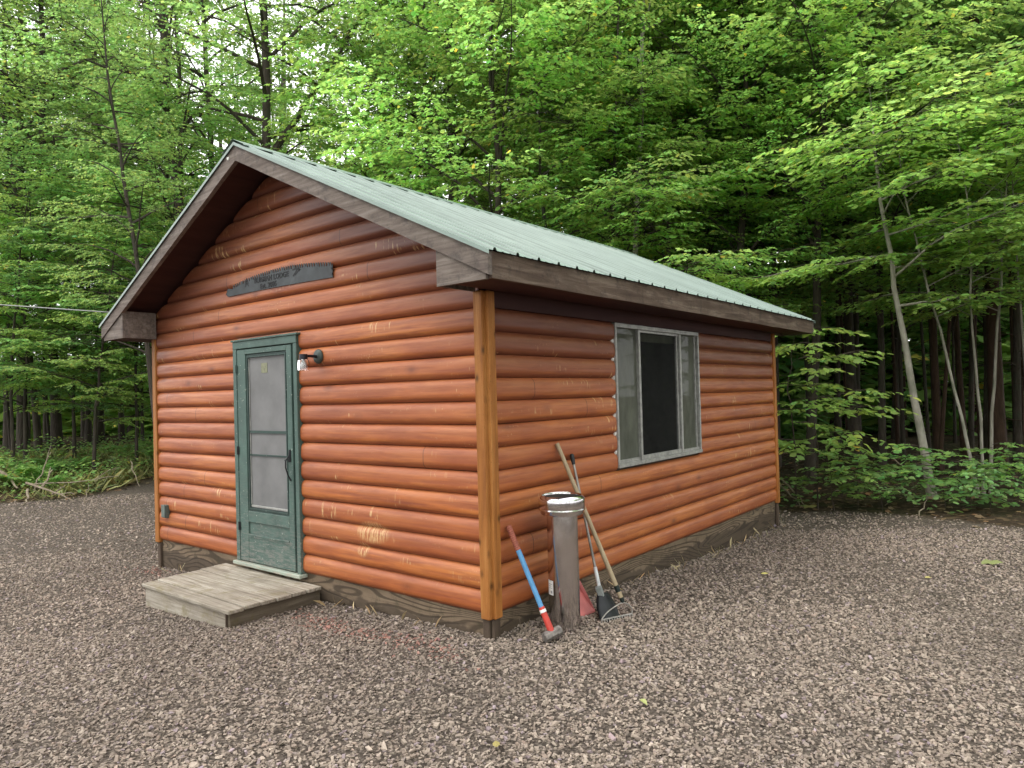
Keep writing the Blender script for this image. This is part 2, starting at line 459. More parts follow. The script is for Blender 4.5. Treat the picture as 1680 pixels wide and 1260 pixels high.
LOGX = mat_log('stained_log_siding_gable', 'x', drips=[(-1.06, 0.40, 0.19, 0.085), (-1.17, 0.27, 0.07, 0.06)])
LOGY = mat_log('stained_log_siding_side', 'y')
POSTM = mat_wood('golden_corner_wood', 'z', (0.19, 0.064, 0.014), (0.38, 0.145, 0.033), (0.53, 0.26, 0.08), sa=1.3, sb=26, rough=0.6, bump=0.3, knots=1.0)
FASC_R = mat_wood('weathered_rake_wood', 'x', (0.088, 0.068, 0.057), (0.19, 0.155, 0.133), (0.33, 0.285, 0.252), sa=2, sb=30, stain=(0.06, 0.054, 0.052))
FASC_E = mat_wood('weathered_eave_wood', 'y', (0.056, 0.036, 0.026), (0.14, 0.099, 0.074), (0.29, 0.23, 0.18), sa=2, sb=26, stain=(0.035, 0.028, 0.026))
SOFF = mat_wood('dark_soffit_board', 'y', (0.042, 0.016, 0.015), (0.065, 0.024, 0.021), (0.088, 0.035, 0.028), sa=0.8, sb=9, rough=0.7, bump=0.15)
PLYX = mat_wood('weathered_plywood_gable', 'x', (0.12, 0.085, 0.056), (0.215, 0.158, 0.106), (0.31, 0.24, 0.168), sa=1.2, sb=14, stain=(0.05, 0.045, 0.025), contour=0.8)
PLYY = mat_wood('weathered_plywood_side', 'y', (0.12, 0.085, 0.056), (0.215, 0.158, 0.106), (0.31, 0.24, 0.168), sa=1.2, sb=14, stain=(0.05, 0.04, 0.025), contour=0.9)
DECK = mat_wood('grey_weathered_decking', 'x', (0.14, 0.112, 0.084), (0.35, 0.31, 0.25), (0.55, 0.505, 0.435), sa=2.0, sb=40, stain=(0.19, 0.16, 0.075), bump=0.7)
DECKY = mat_wood('grey_weathered_decking_side', 'y', (0.075, 0.057, 0.04), (0.14, 0.112, 0.08), (0.21, 0.175, 0.13), sa=2.2, sb=36, stain=(0.12, 0.10, 0.04), bump=0.5)
STUB = mat_wood('dark_corner_stub', 'z', (0.05, 0.036, 0.026), (0.10, 0.072, 0.052), (0.16, 0.12, 0.09), sa=1.5, sb=24)
GREEN = mat_paint('faded_green_paint', (0.068, 0.118, 0.100), (0.20, 0.195, 0.175), 0.62)
GREEND = mat_paint('darker_green_paint', (0.032, 0.060, 0.052), (0.12, 0.115, 0.105), 0.5)
SILLM = mat_paint('worn_sill_paint', (0.30, 0.36, 0.30), (0.36, 0.33, 0.27), 0.7)
ROOF = mat_metal_roof()
STEEL = mat_pipe()
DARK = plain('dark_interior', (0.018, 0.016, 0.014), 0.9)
BLACKM = plain('black_metal', (0.018, 0.02, 0.022), 0.45, 0.3)
SAWM = plain('blackened_saw_steel', (0.043, 0.050, 0.053), 0.6, 0.0, 0.4, 7)
INK = plain('black_lettering', (0.003, 0.003, 0.0035), 0.6, 0, 0.1)
LAMPM = plain('verdigris_lamp_metal', (0.055, 0.068, 0.062), 0.5, 0.5)
ALU = plain('dull_aluminium_frame', (0.32, 0.32, 0.30), 0.45, 0.35, 0.3, 20)
SCREEN = plain('grey_door_screen', (0.165, 0.165, 0.165), 0.75, 0.0, 0.2, 3.2)
PAPER = plain('yellowed_paper', (0.21, 0.215, 0.14), 0.8, 0, 0.25, 40)
WHITEP = plain('white_label_paper', (0.7, 0.7, 0.68), 0.7, 0, 0.05)
LABELG = plain('grey_label_print', (0.25, 0.26, 0.27), 0.7, 0, 0.05)
def mat_insect_screen():
    t = NT('insect_screen'); n = t.noise(t.coord(scale=(5, 5, 2)), 1.0, 4, 0.6)
    tr = t.n('ShaderNodeBsdfTransparent', {'Color': (0.62, 0.62, 0.62)}).outputs[0]
    df = t.bsdf((0.03, 0.032, 0.03), 0.6, 0, None, 0.3)
    return t.done(t.n('ShaderNodeMixShader', {0: t.ramp(n, [(0.3, 0.22), (0.7, 0.34)]), 1: tr, 2: df}).outputs[0])


GLASS_D = mat_insect_screen()
GLASS_S = mat_glass('grey_green_window_glass', (0.5, 0.55, 0.5), 0.0, grime=0.90, matte_col=(0.150, 0.158, 0.128))  # matte grey-green layer stands in for the panes' blurred reflections
GLASS_J = mat_glass('clear_jar_glass', (0.93, 0.95, 0.95), 0.08)
BULB = plain('frosted_bulb', (0.36, 0.34, 0.33), 0.35, 0, 0.05)
BLUE = plain('blue_fibreglass', (0.09, 0.26, 0.48), 0.38, 0, 0.12, 20)
RED = plain('red_fibreglass', (0.5, 0.055, 0.04), 0.4, 0, 0.15, 20)
GRIP = plain('worn_red_grip', (0.28, 0.085, 0.055), 0.7, 0, 0.3, 60, bump=0.4)
HEADM = plain('worn_hammer_steel', (0.20, 0.18, 0.165), 0.6, 0.5, 0.5, 30, bump=0.3)
PINK = plain('pink_plastic', (0.52, 0.15, 0.14), 0.5, 0, 0.15, 14)
HANDLE = mat_wood('pale_tool_handle', 'z', (0.30, 0.22, 0.13), (0.46, 0.36, 0.23), (0.58, 0.48, 0.33), sa=3, sb=60, rough=0.6, bump=0.2)
GREYP = plain('grey_plastic_clamp', (0.22, 0.24, 0.23), 0.6)
WHITEM = plain('white_ferrule', (0.66, 0.68, 0.68), 0.4)
CAULK = plain('white_caulk', (0.72, 0.72, 0.68), 0.7)

BARK_D = mat_bark('dark_maple_bark', (0.026, 0.021, 0.017), (0.085, 0.070, 0.056), (0.055, 0.055, 0.040))
BARK_R = mat_bark('reddish_pine_bark', (0.026, 0.016, 0.011), (0.075, 0.045, 0.031))
BARK_P = mat_bark('pale_smooth_bark', (0.20, 0.18, 0.15), (0.42, 0.39, 0.335), (0.17, 0.17, 0.135), 0.8)
TWIG = plain('dark_twig', (0.05, 0.038, 0.028), 0.9, 0, 0.3, 30)
DRY = mat_bark('dry_bare_branch', (0.16, 0.125, 0.09), (0.32, 0.27, 0.205))
LEAF_A = mat_leaf('maple_leaf', (0.185, 0.310, 0.095), (0.43, 0.66, 0.18), trans=0.48)
LEAF_B = mat_leaf('bright_leaf', (0.245, 0.385, 0.100), (0.52, 0.74, 0.18), trans=0.48)
LEAF_C = mat_leaf('deep_green_leaf', (0.150, 0.262, 0.095), (0.36, 0.57, 0.16))
LEAF_G = mat_leaf('dry_grass_blade', (0.30, 0.30, 0.12), (0.36, 0.36, 0.13), trans=0.3)
STRAW = mat_leaf('straw_blade', (0.42, 0.34, 0.19), (0.4, 0.32, 0.18), trans=0.2)
LITTER = mat_leaf('brown_litter_leaf', (0.18, 0.12, 0.07), (0.14, 0.085, 0.045), trans=0.1)
YELLOWL = mat_leaf('fallen_yellow_leaf', (0.40, 0.36, 0.13), (0.35, 0.3, 0.1), trans=0.15)

# ------------------------------------------------------------------ sky and light
w = bpy.data.worlds.new('World'); SC.world = w; w.use_nodes = True; nt = w.node_tree; nt.nodes.clear()
wo = nt.nodes.new('ShaderNodeOutputWorld'); bg = nt.nodes.new('ShaderNodeBackground'); sky = nt.nodes.new('ShaderNodeTexSky')
sky.sky_type = 'NISHITA'; sky.sun_disc = False
SUN_EL, SUN_AZ = 58, 205      # azimuth measured clockwise from +Y
sky.sun_elevation = R(SUN_EL); sky.sun_rotation = R(SUN_AZ); sky.air_density = 1.0; sky.dust_density = 4.0
hsn = nt.nodes.new('ShaderNodeHueSaturation'); hsn.inputs['Saturation'].default_value = 0.16; hsn.inputs['Value'].default_value = 1.0
mxn = nt.nodes.new('ShaderNodeMix'); mxn.data_type = 'RGBA'; mxn.inputs[0].default_value = 0.72
mxn.inputs[7].default_value = (10.4, 10.2, 10.5, 1)       # bright overcast cloud
nt.links.new(sky.outputs[0], hsn.inputs['Color']); nt.links.new(hsn.outputs[0], mxn.inputs[6]); nt.links.new(mxn.outputs[2], bg.inputs['Color'])
bg.inputs['Strength'].default_value = 0.15
mxn.inputs[7].default_value = (24.5, 24.2, 24.8, 1)
nt.links.new(bg.outputs[0], wo.inputs['Surface'])
sl = bpy.data.lights.new('sun', 'SUN'); so = bpy.data.objects.new('sun', sl); COL.objects.link(so)
sl.energy = 1.5; sl.angle = R(25); sl.color = (1.0, 0.95, 0.88)
sd = Vector((math.sin(R(SUN_AZ)) * math.cos(R(SUN_EL)), math.cos(R(SUN_AZ)) * math.cos(R(SUN_EL)), math.sin(R(SUN_EL))))
so.rotation_euler = sd.to_track_quat('Z', 'Y').to_euler(); so.location = (0, -10, 20)

# ------------------------------------------------------------------ ground
def build_ground():
    def axis(fine0, fine1, step, lim):
        a = list(np.arange(fine0, fine1, step)); s = step; v = a[-1]
        while v < lim: s *= 1.25; v += s; a.append(v)
        s = step; v = a[0]; b = []
        while v > -lim: s *= 1.25; v -= s; b.append(v)
        return np.array(b[::-1] + a)
    xs = axis(-17, 6, 0.16, 160); ys = axis(-4, 12, 0.16, 160)
    X, Y = np.meshgrid(xs, ys, indexing='ij')
    Z = ground_z(X.ravel(), Y.ravel()).reshape(X.shape)
    nx, ny = X.shape
    b = MB(); i = np.arange(nx - 1)[:, None] * ny; j = np.arange(ny - 1)[None, :]
    q = np.stack([i + j, i + ny + j, i + ny + j + 1, i + j + 1], -1).reshape(-1, 4)
    b.add(np.stack([X, Y, Z], -1).reshape(-1, 3), q)
    me = b.mesh('ground', mat_ground(), True)
    e = np.clip(gravel_edge(X.ravel(), Y.ravel()) / 1.2 + 0.5, 0, 1)
    at = me.attributes.new('edge', 'FLOAT_COLOR', 'POINT')
    at.data.foreach_set('color', np.stack([e, e, e, np.ones_like(e)], -1).astype(np.float32).ravel())
    o = bpy.data.objects.new('ground', me); COL.objects.link(o); tag(o, 'grey brown gravel yard meeting the leaf strewn forest floor', None, None, 'structure')


build_ground()


def build_gravel():
    rg = np.random.default_rng(3)
    pts = []
    # density falls with distance from where one stands
    for (d0, d1, per, s0, s1) in [(1.0, 3.0, 4300, .0062, .0132), (3.0, 5.0, 3300, .0066, .0128), (5.0, 8.0, 1500, .0085, .0138), (8.0, 13.0, 350, .010, .017)]:
        area = (d1 * d1 - d0 * d0) * 0.80
        n = int(area * per)
        d = np.sqrt(rg.uniform(d0 * d0, d1 * d1, n)); lat = rg.uniform(-0.80, 0.80, n) * d
        p = CAM[None, :2] + d[:, None] * (cf[:2] / np.linalg.norm(cf[:2]))[None] + lat[:, None] * (cr[:2] / np.linalg.norm(cr[:2]))[None]
        s = rg.uniform(s0, s1, n) * np.where(rg.random(n) < 0.06, 1.55, 1.0) * np.where(rg.random(n) < 0.3, 0.65, 1.0)
        pts.append(np.column_stack([p, s]))
    P = np.concatenate(pts)
    x, y, s = P.T
    keep = gravel_edge(x, y) < rg.uniform(-0.25, 0.15, len(x))
    keep &= ~((x < -0.01) & (x > -4.31) & (y > 0.0) & (y < 5.2))
    keep &= ~((x < -1.69) & (x > -2.91) & (y > -0.75) & (y < 0.0))
    x, y, s = x[keep], y[keep], s[keep]; N = len(x)
    base = np.array([(-1, -1, -1), (1, -1, -1), (1, 1, -1), (-1, 1, -1), (-1, -1, 1), (1, -1, 1), (1, 1, 1), (-1, 1, 1)], float)
    V = base[None] * rg.uniform(0.30, 1.0, (N, 8, 3))
    V *= np.stack([rg.uniform(0.8, 1.5, N), rg.uniform(0.55, 0.9, N), rg.uniform(0.25, 0.65, N)], -1)[:, None, :] * s[:, None, None]
    a = rg.uniform(0, 6.283, N); tl = rg.normal(0, 0.42, N); ca, sa = np.cos(a), np.sin(a); ct, st = np.cos(tl), np.sin(tl)
    X, Y, Z = V[..., 0], V[..., 1], V[..., 2]
    X, Z = X * ct[:, None] - Z * st[:, None], X * st[:, None] + Z * ct[:, None]
    X, Y = X * ca[:, None] - Y * sa[:, None], X * sa[:, None] + Y * ca[:, None]
    z0 = ground_z(x, y) + s * rg.uniform(0.0, 0.45, N)
    V = np.stack([X + x[:, None], Y + y[:, None], Z + z0[:, None]], -1)
    # colour of every stone
    pal = 0.95 * np.array([1.08, 1.0, 0.905]) * np.array([(0.30, 0.262, 0.235), (0.24, 0.205, 0.18), (0.37, 0.33, 0.295), (0.19, 0.16, 0.142), (0.46, 0.415, 0.375), (0.275, 0.245, 0.25), (0.33, 0.265, 0.235)])
    pal = pal * 0.68 + pal.mean(0) * 0.32
    c = pal[rg.choice(len(pal), N, p=[.24, .2, .19, .14, .09, .08, .06])] * rg.uniform(0.8, 1.15, (N, 1))
    pt = np.sin(x * 1.1 + 0.6 * y) * np.sin(y * 0.9 - 0.5 * x + 1) + 0.6 * np.sin(x * 2.7 + 1) * np.sin(y * 2.3)
    c = c * (1 + 0.17 * pt)[:, None]
    # dyed reddish strip along the gable wall and by the step
    t = np.exp(-((y + 0.36 + 0.05 * np.sin(x * 5)) / 0.09) ** 2) * sstep(-1.75, -1.4, x) * sstep(0.35, -0.25, x) + np.exp(-(((x + 4.15) / 0.28) ** 2 + ((y + 0.16) / 0.1) ** 2))
    red = rg.random(N) < t * 0.5
    c = np.where(red[:, None], c * np.array([1.22, 0.80, 0.78]), c)
    blu = rg.random(N) < 0.035
    c = np.where(blu[:, None], c * np.array([0.95, 0.93, 1.18]), c)
    C = np.concatenate([np.repeat(c[:, None, :], 8, 1), np.ones((N, 8, 1))], -1)
    Fq = np.array([(0, 3, 2, 1), (4, 5, 6, 7), (0, 1, 5, 4), (1, 2, 6, 5), (2, 3, 7, 6), (3, 0, 4, 7)])
    Fq = (Fq[None] + (np.arange(N) * 8)[:, None, None]).reshape(-1, 4)
    b = MB(); b.add(V.reshape(-1, 3), Fq, 0, C.reshape(-1, 4))
    o = b.build('gravel', mat_stone())
    tag(o, 'loose grey brown crushed stone covering the yard', 'gravel', None, 'stuff')


build_gravel()

# ------------------------------------------------------------------ cabin
W, L = 4.315, 5.214
XC = -W / 2
SL = 0.475
APEX = 3.195            # underside of the rake boards at the ridge
EAVE_X = 0.36
cabin = thing('cabin', 'small rustic log sided cabin with pale green ribbed metal roof and green door', 'cabin', (0, 0, 0))


def under(x): return APEX - SL * abs(x - XC)


NP = 15
PROF = [(0.030 * (1 - abs(2 * (k / (NP - 1)) - 1.0) ** 4.0) if 0 < k < NP - 1 else 0.0, k / (NP - 1)) for k in range(NP)]
# heavier belly low on each log, like rolled siding
PROF = [(o * (1.0 + 0.10 * (0.5 - tt)), tt) for o, tt in PROF]


def log_rows(b, place, segs_for_row, z_rows, clip=None):
    """place(u, out, z) -> xyz ; segs_for_row(i) -> list of (u0,u1)"""
    for i in z_rows:
        z0 = i * BROW
        for (u0, u1) in segs_for_row(i):
            n = max(2, int((u1 - u0) / 0.35) + 1)
            ph = rnd.uniform(0, 6.28); am = rnd.uniform(0.0008, 0.0022)
            V = []
            for k in range(n):
                f = k / (n - 1)
                for (o, tt) in PROF:
                    z = z0 + tt * BROW
                    a0, a1 = u0, u1
                    if clip:
                        c0, c1 = clip(z); a0 = max(u0, c0); a1 = min(u1, c1)
                        if a0 > a1: a0 = a1 = (a0 + a1) / 2
                    u = a0 + (a1 - a0) * f
                    zz = z + (am * math.sin(u * 2.1 + ph) if 0 < tt < 1 else am * math.sin(u * 2.1 + ph + 0.3))
                    V.append(place(u, o + 0.001 * math.sin(u * 5 + ph) if o > 0 else 0.0, zz))
            ii = np.arange(n - 1)[:, None] * NP; j = np.arange(NP - 1)[None, :]
            q = np.stack([ii + j, ii + NP + j, ii + NP + j + 1, ii + j + 1], -1).reshape(-1, 4)
            b.add(V, [q, np.arange(NP)[None, :], (np.arange(NP) + (n - 1) * NP)[None, ::-1]])


DX0, DX1, DZ1 = -2.815, -1.885, 1.86       # door opening
b = MB()
def segs_front(i):
    if i <= 12: return [(-W + 0.012, DX0), (DX1, -0.012)]
    return [(-W + 0.012, -0.012)]
def clipx(z):
    h = max(0.0, (APEX + 0.03 - z) / SL); return (XC - h, XC + h)
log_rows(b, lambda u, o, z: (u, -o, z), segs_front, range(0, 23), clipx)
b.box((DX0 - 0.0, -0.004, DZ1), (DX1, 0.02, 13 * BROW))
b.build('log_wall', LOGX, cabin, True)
WY0, WY1, WZ0, WZ1 = 1.515, 3.06, 0.742, 1.86
b = MB()
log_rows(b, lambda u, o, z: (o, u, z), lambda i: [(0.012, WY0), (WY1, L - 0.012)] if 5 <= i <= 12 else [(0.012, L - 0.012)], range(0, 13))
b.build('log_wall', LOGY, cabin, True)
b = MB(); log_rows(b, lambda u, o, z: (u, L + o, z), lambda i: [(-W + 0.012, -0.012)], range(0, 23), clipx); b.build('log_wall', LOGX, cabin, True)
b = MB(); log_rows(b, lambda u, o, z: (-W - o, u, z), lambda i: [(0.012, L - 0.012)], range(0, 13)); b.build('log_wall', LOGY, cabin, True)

# smooth board under the eaves
for x0, x1 in ((-0.002, 0.022), (-W - 0.022, -W + 0.002)):
    b = MB(); b.box((x0, 0.07, 13 * BROW + 0.002), (x1, L - 0.07, 2.0)); b.build('frieze_board', SOFF, cabin)

# inner lining keeps the room dark
b = MB(); t_ = 0.02
b.box((-W + 0.05, 0.06, -0.05), (-0.05, L - 0.06, -0.02)); b.box((-W + 0.05, 0.06, 2.02), (-0.05, L - 0.06, 2.04))
b.box((-W + 0.03, 0.04, -0.05), (-W + 0.05, L - 0.04, 2.04)); b.box((-W + 0.05, L - 0.06, -0.02), (-0.05, L - 0.04, 2.02))
b.box((-W + 0.05, 0.04, -0.02), (-0.05, 0.06, 2.02))
b.box((-0.05, 0.06, -0.02), (-0.03, WY0, 2.02)); b.box((-0.05, WY1, -0.02), (-0.03, L - 0.06, 2.02))
b.box((-0.05, WY0, -0.02), (-0.03, WY1, WZ0)); b.box((-0.05, WY0, WZ1), (-0.03, WY1, 2.02))
# a bunk and a shelf glimpsed through the glass
b.box((-2.6, 3.4, -0.02), (-1.4, 5.0, 0.45)); b.box((-3.9, 1.0, 1.0), (-3.6, 3.4, 1.04)); b.box((-1.1, 1.6, -0.02), (-0.5, 2.2, 0.72))
b.build('interior_lining', plain('dark_room_boards', (0.07, 0.055, 0.042), 0.8), cabin)

# foundation skirt of weathered plywood
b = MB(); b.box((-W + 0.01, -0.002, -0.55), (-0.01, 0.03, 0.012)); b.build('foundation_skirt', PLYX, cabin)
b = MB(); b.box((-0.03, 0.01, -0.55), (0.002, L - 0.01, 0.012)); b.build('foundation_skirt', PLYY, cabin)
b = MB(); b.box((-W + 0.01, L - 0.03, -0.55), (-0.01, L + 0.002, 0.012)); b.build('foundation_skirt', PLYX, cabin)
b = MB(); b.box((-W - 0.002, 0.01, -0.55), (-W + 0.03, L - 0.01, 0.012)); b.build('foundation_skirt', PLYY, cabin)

# corner trim: two golden boards meeting in an open V
for (cx, sx) in ((0, 1), (-W, -1)):
    for (cy, sy) in ((0, -1), (L, 1)):
        b = MB()
        lo = (min(cx - sx * 0.052, cx + sx * 0.022), min(cy - sy * 0.004, cy + sy * 0.042), -0.022)
        hi = (max(cx - sx * 0.052, cx + sx * 0.022), max(cy - sy * 0.004, cy + sy * 0.042), 1.985)
        b.box(lo, hi, bev=0.006)
        lo = (min(cx - sx * 0.004, cx + sx * 0.045), min(cy - sy * 0.058, cy + sy * 0.012), -0.020)
        hi = (max(cx - sx * 0.004, cx + sx * 0.045), max(cy - sy * 0.058, cy + sy * 0.012), 1.983)
        b.box(lo, hi, bev=0.006)
        b.build('corner_post', POSTM, cabin)
        b = MB()
        b.box((min(cx - sx * .05, cx + sx * .004), min(cy, cy + sy * .026), -0.55), (max(cx - sx * .05, cx + sx * .004), max(cy, cy + sy * .026), -0.024), bev=.003)
        b.box((min(cx + sx * .006, cx + sx * .030), min(cy + sy * .01, cy - sy * .05), -0.55), (max(cx + sx * .006, cx + sx * .030), max(cy + sy * .01, cy - sy * .05), -0.025), bev=.003)
        b.build('corner_stub', STUB, cabin)

# ---- roof
YF, YB = -0.37, L + 0.46
RT = 0.128     # rake board depth (vertical)
def zt(x): return APEX + RT - SL * abs(x - XC)
ca_ = 1 / math.hypot(1, SL)
for side in (1, -1):
    # ribbed metal sheet: profile along y, extruded down the slope
    ys = []; hs = []
    y = YF - 0.012; first = -0.132
    ribs = [first + 0.2025 * k for k in range(-1, 30)]
    pts = [(YF - 0.014, 0.0)]
    for r_ in ribs:
        if r_ - 0.03 < YF or r_ + 0.03 > YB: continue
        pts += [(r_ - 0.017, 0), (r_ - 0.008, 0.017), (r_ + 0.008, 0.017), (r_ + 0.017, 0)]
        for q in (0.068, 0.136):
            pts += [(r_ + q - 0.010, 0), (r_ + q - 0.004, 0.003), (r_ + q + 0.004, 0.003), (r_ + q + 0.010, 0)]
    pts = [p for p in pts if p[0] < YB]; pts.append((YB + 0.014, 0.0))
    b = MB(); n = len(pts); V = []
    xe = EAVE_X + 0.022
    NS = 7
    for k in range(NS):
        xx = XC + side * (xe - XC) * k / (NS - 1)
        for (yy, h) in pts:
            wob = 0.0012 * math.sin(yy * 3.1 + k * 1.7)
            V.append((xx, yy, zt(xx) + 0.012 + h + wob))
    ii = np.arange(NS - 1)[:, None] * n; j = np.arange(n - 1)[None, :]
    q = np.stack([ii + j, ii + j + 1, ii + n + j + 1, ii + n + j], -1).reshape(-1, 4)
    if side == 1: q = q[:, ::-1]
    b.add(V, q)
    # folded edge trim along the rake
    for ye in (YF - 0.014, YB + 0.014):
        V = []
        for xx in (XC, XC + side * (xe - XC)):
            V += [(xx, ye, zt(xx) + 0.0125), (xx, ye, zt(xx) - 0.012)]
        b.add(V, np.array([(0, 1, 3, 2)]))
    b.build('roof_panel', ROOF, cabin)
    # dark boarded deck under the metal
    b = MB()
    x1 = XC + side * (EAVE_X - 0.03 - XC)
    V = []
    for (xx) in (XC, x1):
        for yy in (YF + 0.036, YB - 0.036):
            V += [(xx, yy, zt(xx) + 0.002), (xx, yy, zt(xx) - 0.045)]
    f = np.array([(0, 2, 6, 4), (1, 5, 7, 3), (0, 4, 5, 1), (2, 3, 7, 6), (4, 6, 7, 5), (0, 1, 3, 2)])
    b.add(V, f if side == 1 else f[:, ::-1]); b.build('soffit', SOFF, cabin)
    # level soffit box under the eave
    xa = 0.046 if side == 1 else -W - 0.046; xb = XC + side * (EAVE_X - 0.026 - XC)
    b = MB(); b.box((min(xa, xb), YF + 0.036, 1.986), (max(xa, xb), YB - 0.036, 2.0)); b.build('eave_soffit', SOFF, cabin)
    # rake boards front and back
    for (y0, y1) in ((YF, YF + 0.034), (YB - 0.034, YB)):
        b = MB(); xx0 = XC + side * 0.0005; xx1 = XC + side * (EAVE_X - XC)
        NSEG = 12; V = []
        for k in range(NSEG + 1):
            xx = xx0 + (xx1 - xx0) * k / NSEG
            lowz = under(xx) if k < NSEG else max(under(xx), 1.99)
            w1 = 0.0012 * math.sin(k * 1.9)
            V += [(xx, y0, lowz + w1), (xx, y0, zt(xx)), (xx, y1, lowz + w1), (xx, y1, zt(xx))]
        Q = []
        for k in range(NSEG):
            a = 4 * k; c = a + 4
            Q += [(a, c, c + 1, a + 1), (a + 2, a + 3, c + 3, c + 2), (a + 1, c + 1, c + 3, a + 3), (a, a + 2, c + 2, c)]
        Q += [(0, 1, 3, 2), (4 * NSEG, 4 * NSEG + 2, 4 * NSEG + 3, 4 * NSEG + 1)]
        b.add(V, np.array(Q) if side == 1 else np.array(Q)[:, ::-1]); b.build('rake_board', FASC_R, cabin)
    # boxed return closing the eave at the gable
    for (y0, y1) in ((YF + 0.012, YF + 0.0355), (YB - 0.0355, YB - 0.012)):
        xi = -0.043 if side == 1 else -W + 0.043 + 0.05
        xo = XC + side * (EAVE_X - 0.028 - XC)
        b = MB(); o_ = [(xi, 1.978), (xo, 1.978), (xo, under(xo) + 0.03), (xi, under(xi) + 0.03)]
        if side == -1: o_ = o_[::-1]
        b.prism(o_, 'y', y1, y0) if side == 1 else b.prism(o_, 'y', y1, y0)
        b.box((min(xi, xi + side * 0.02), y1 + 0.0005 if y0 < 1 else L + 0.05, 1.979), (max(xi, xi + side * 0.02), -0.045 if y0 < 1 else y0 - 0.0005, under(xi) + 0.02))
        b.build('eave_return', FASC_R, cabin)
    # eave fascia
    xf0 = XC + side * (EAVE_X - 0.025 - XC); xf1 = XC + side * (EAVE_X - 0.0005 - XC)
    b = MB()
    ny = 24; V = []
    for k in range(ny + 1):
        yy = YF + 0.036 + (YB - YF - 0.072) * k / ny; d = 0.0015 * math.sin(k * 1.3)
        zz = zt(EAVE_X) + 0.002
        V += [(xf0, yy, 1.982 + d), (xf1, yy, 1.982 + d), (xf1, yy, zz), (xf0, yy, zz)]
    Q = []
    for k in range(ny):
        a = 4 * k; c = a + 4
        for m in range(4): Q.append((a + m, a + (m + 1) % 4, c + (m + 1) % 4, c + m))
    Q += [(3, 2, 1, 0), (4 * ny, 4 * ny + 1, 4 * ny + 2, 4 * ny + 3)]
    b.add(V, np.array(Q)); b.build('eave_board', FASC_E, cabin)
# ridge cap bridging the ribs
b = MB(); V = []
zc = zt(XC) + 0.012 + 0.019
prof = [(-0.155, -0.155 * SL - 0.006), (-0.15, -0.15 * SL + 0.001), (-0.02, -0.02 * SL + 0.001), (0, 0.002), (0.02, -0.02 * SL + 0.001), (0.15, -0.15 * SL + 0.001), (0.155, -0.155 * SL - 0.006)]
nn = 28
for k in range(nn + 1):
    yy = YF - 0.02 + (YB - YF + 0.04) * k / nn
    for (dx, dz) in prof: V.append((XC + dx, yy, zc + dz + (0.0015 * math.sin(k * 2.1) if abs(dx) > 0.14 else 0)))
m = len(prof); ii = np.arange(nn)[:, None] * m; j = np.arange(m - 1)[None, :]
b.add(V, np.stack([ii + j, ii + j + 1, ii + m + j + 1, ii + m + j], -1).reshape(-1, 4)); b.build('ridge_cap', ROOF, cabin)
# pale screw head on the rake at the peak
b = MB(); b.lathe([(0, .008), (.012, .006), (.015, 0)], 14); o = b.build('screw_head', CAULK, cabin); o.rotation_euler = (R(90), 0, 0); o.location = (XC - 0.1, YF - 0.0005, APEX + 0.035)

# ---- door
fr = MB()
fr.box((DX0 + 0.003, -0.050, -0.005), (DX0 + 0.055, 0.06, 1.79), bev=.003)
fr.box((DX1 - 0.050, -0.050, -0.005), (DX1 - 0.003, 0.06, 1.79), bev=.003)
fr.box((DX0 + 0.003, -0.052, 1.790), (DX1 - 0.003, 0.06, 1.852), bev=.003)
fr.box((DX0 - 0.012, -0.062, 1.852), (DX1 + 0.02, 0.02, 1.868), bev=.003)
frame = fr.build('door_frame', GREEN, cabin)
b = MB(); b.box((DX0 - 0.02, -0.075, -0.034), (DX1 + 0.012, 0.05, -0.006), bev=.004); b.build('door_sill', SILLM, frame)
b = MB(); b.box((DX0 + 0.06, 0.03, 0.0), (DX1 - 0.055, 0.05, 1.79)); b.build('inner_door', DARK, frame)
LX0, LX1 = DX0 + 0.062, DX1 - 0.082      # screen door leaf, a dark gap left on its latch side
dl = MB(); yf, yb = -0.046, -0.016
GX0, GX1, GZ0, GZ1 = -2.60, -2.06, 0.455, 1.71
dl.box((LX0, yf, 0.004), (GX0 - 0.026, yb, 1.782), bev=.003); dl.box((GX1 + 0.026, yf, 0.004), (LX1, yb, 1.782), bev=.003)
dl.box((GX0 - 0.026, yf, GZ1 + 0.03), (GX1 + 0.026, yb, 1.782), bev=.003)
dl.box((GX0 - 0.026, yf, 0.335), (GX1 + 0.026, yb, GZ0 - 0.028), bev=.003)
dl.box((GX0 - 0.026, yf, 0.205), (GX1 + 0.026, yb + 0.0, 0.225), bev=.003)
dl.box((GX0 - 0.026, yf + 0.014, 0.225), (GX1 + 0.026, yb - 0.003, 0.335))
dl.box((GX0 - 0.026, yf + 0.003, 0.004), (GX1 + 0.026, yb, 0.205), bev=.002)
dl.box((GX0 - 0.02, yf - 0.004, 0.222), (GX1 + 0.02, yf + 0.006, 0.236), bev=.002)
leaf = dl.build('door', GREEN, cabin)
b = MB()      # stepped moulding round the screen
for k, (e, yy) in enumerate(((0.026, yf + 0.010), (0.012, yf + 0.004))):
    x0, x1, z0, z1 = GX0 - e, GX1 + e, GZ0 - e, GZ1 + e; wd = 0.012
    b.box((x0, yy, z0), (x0 + wd, yb - .002, z1)); b.box((x1 - wd, yy, z0), (x1, yb - .002, z1))
    b.box((x0 + wd, yy, z1 - wd), (x1 - wd, yb - .002, z1)); b.box((x0 + wd, yy, z0), (x1 - wd, yb - .002, z0 + wd))
b.build('screen_moulding', GREEND, leaf)
b = MB(); b.box((GX0 + .0005, -0.026, GZ0 + .0005), (GX1 - .0005, -0.022, GZ1 - .0005)); scr = b.build('screen', SCREEN, leaf)
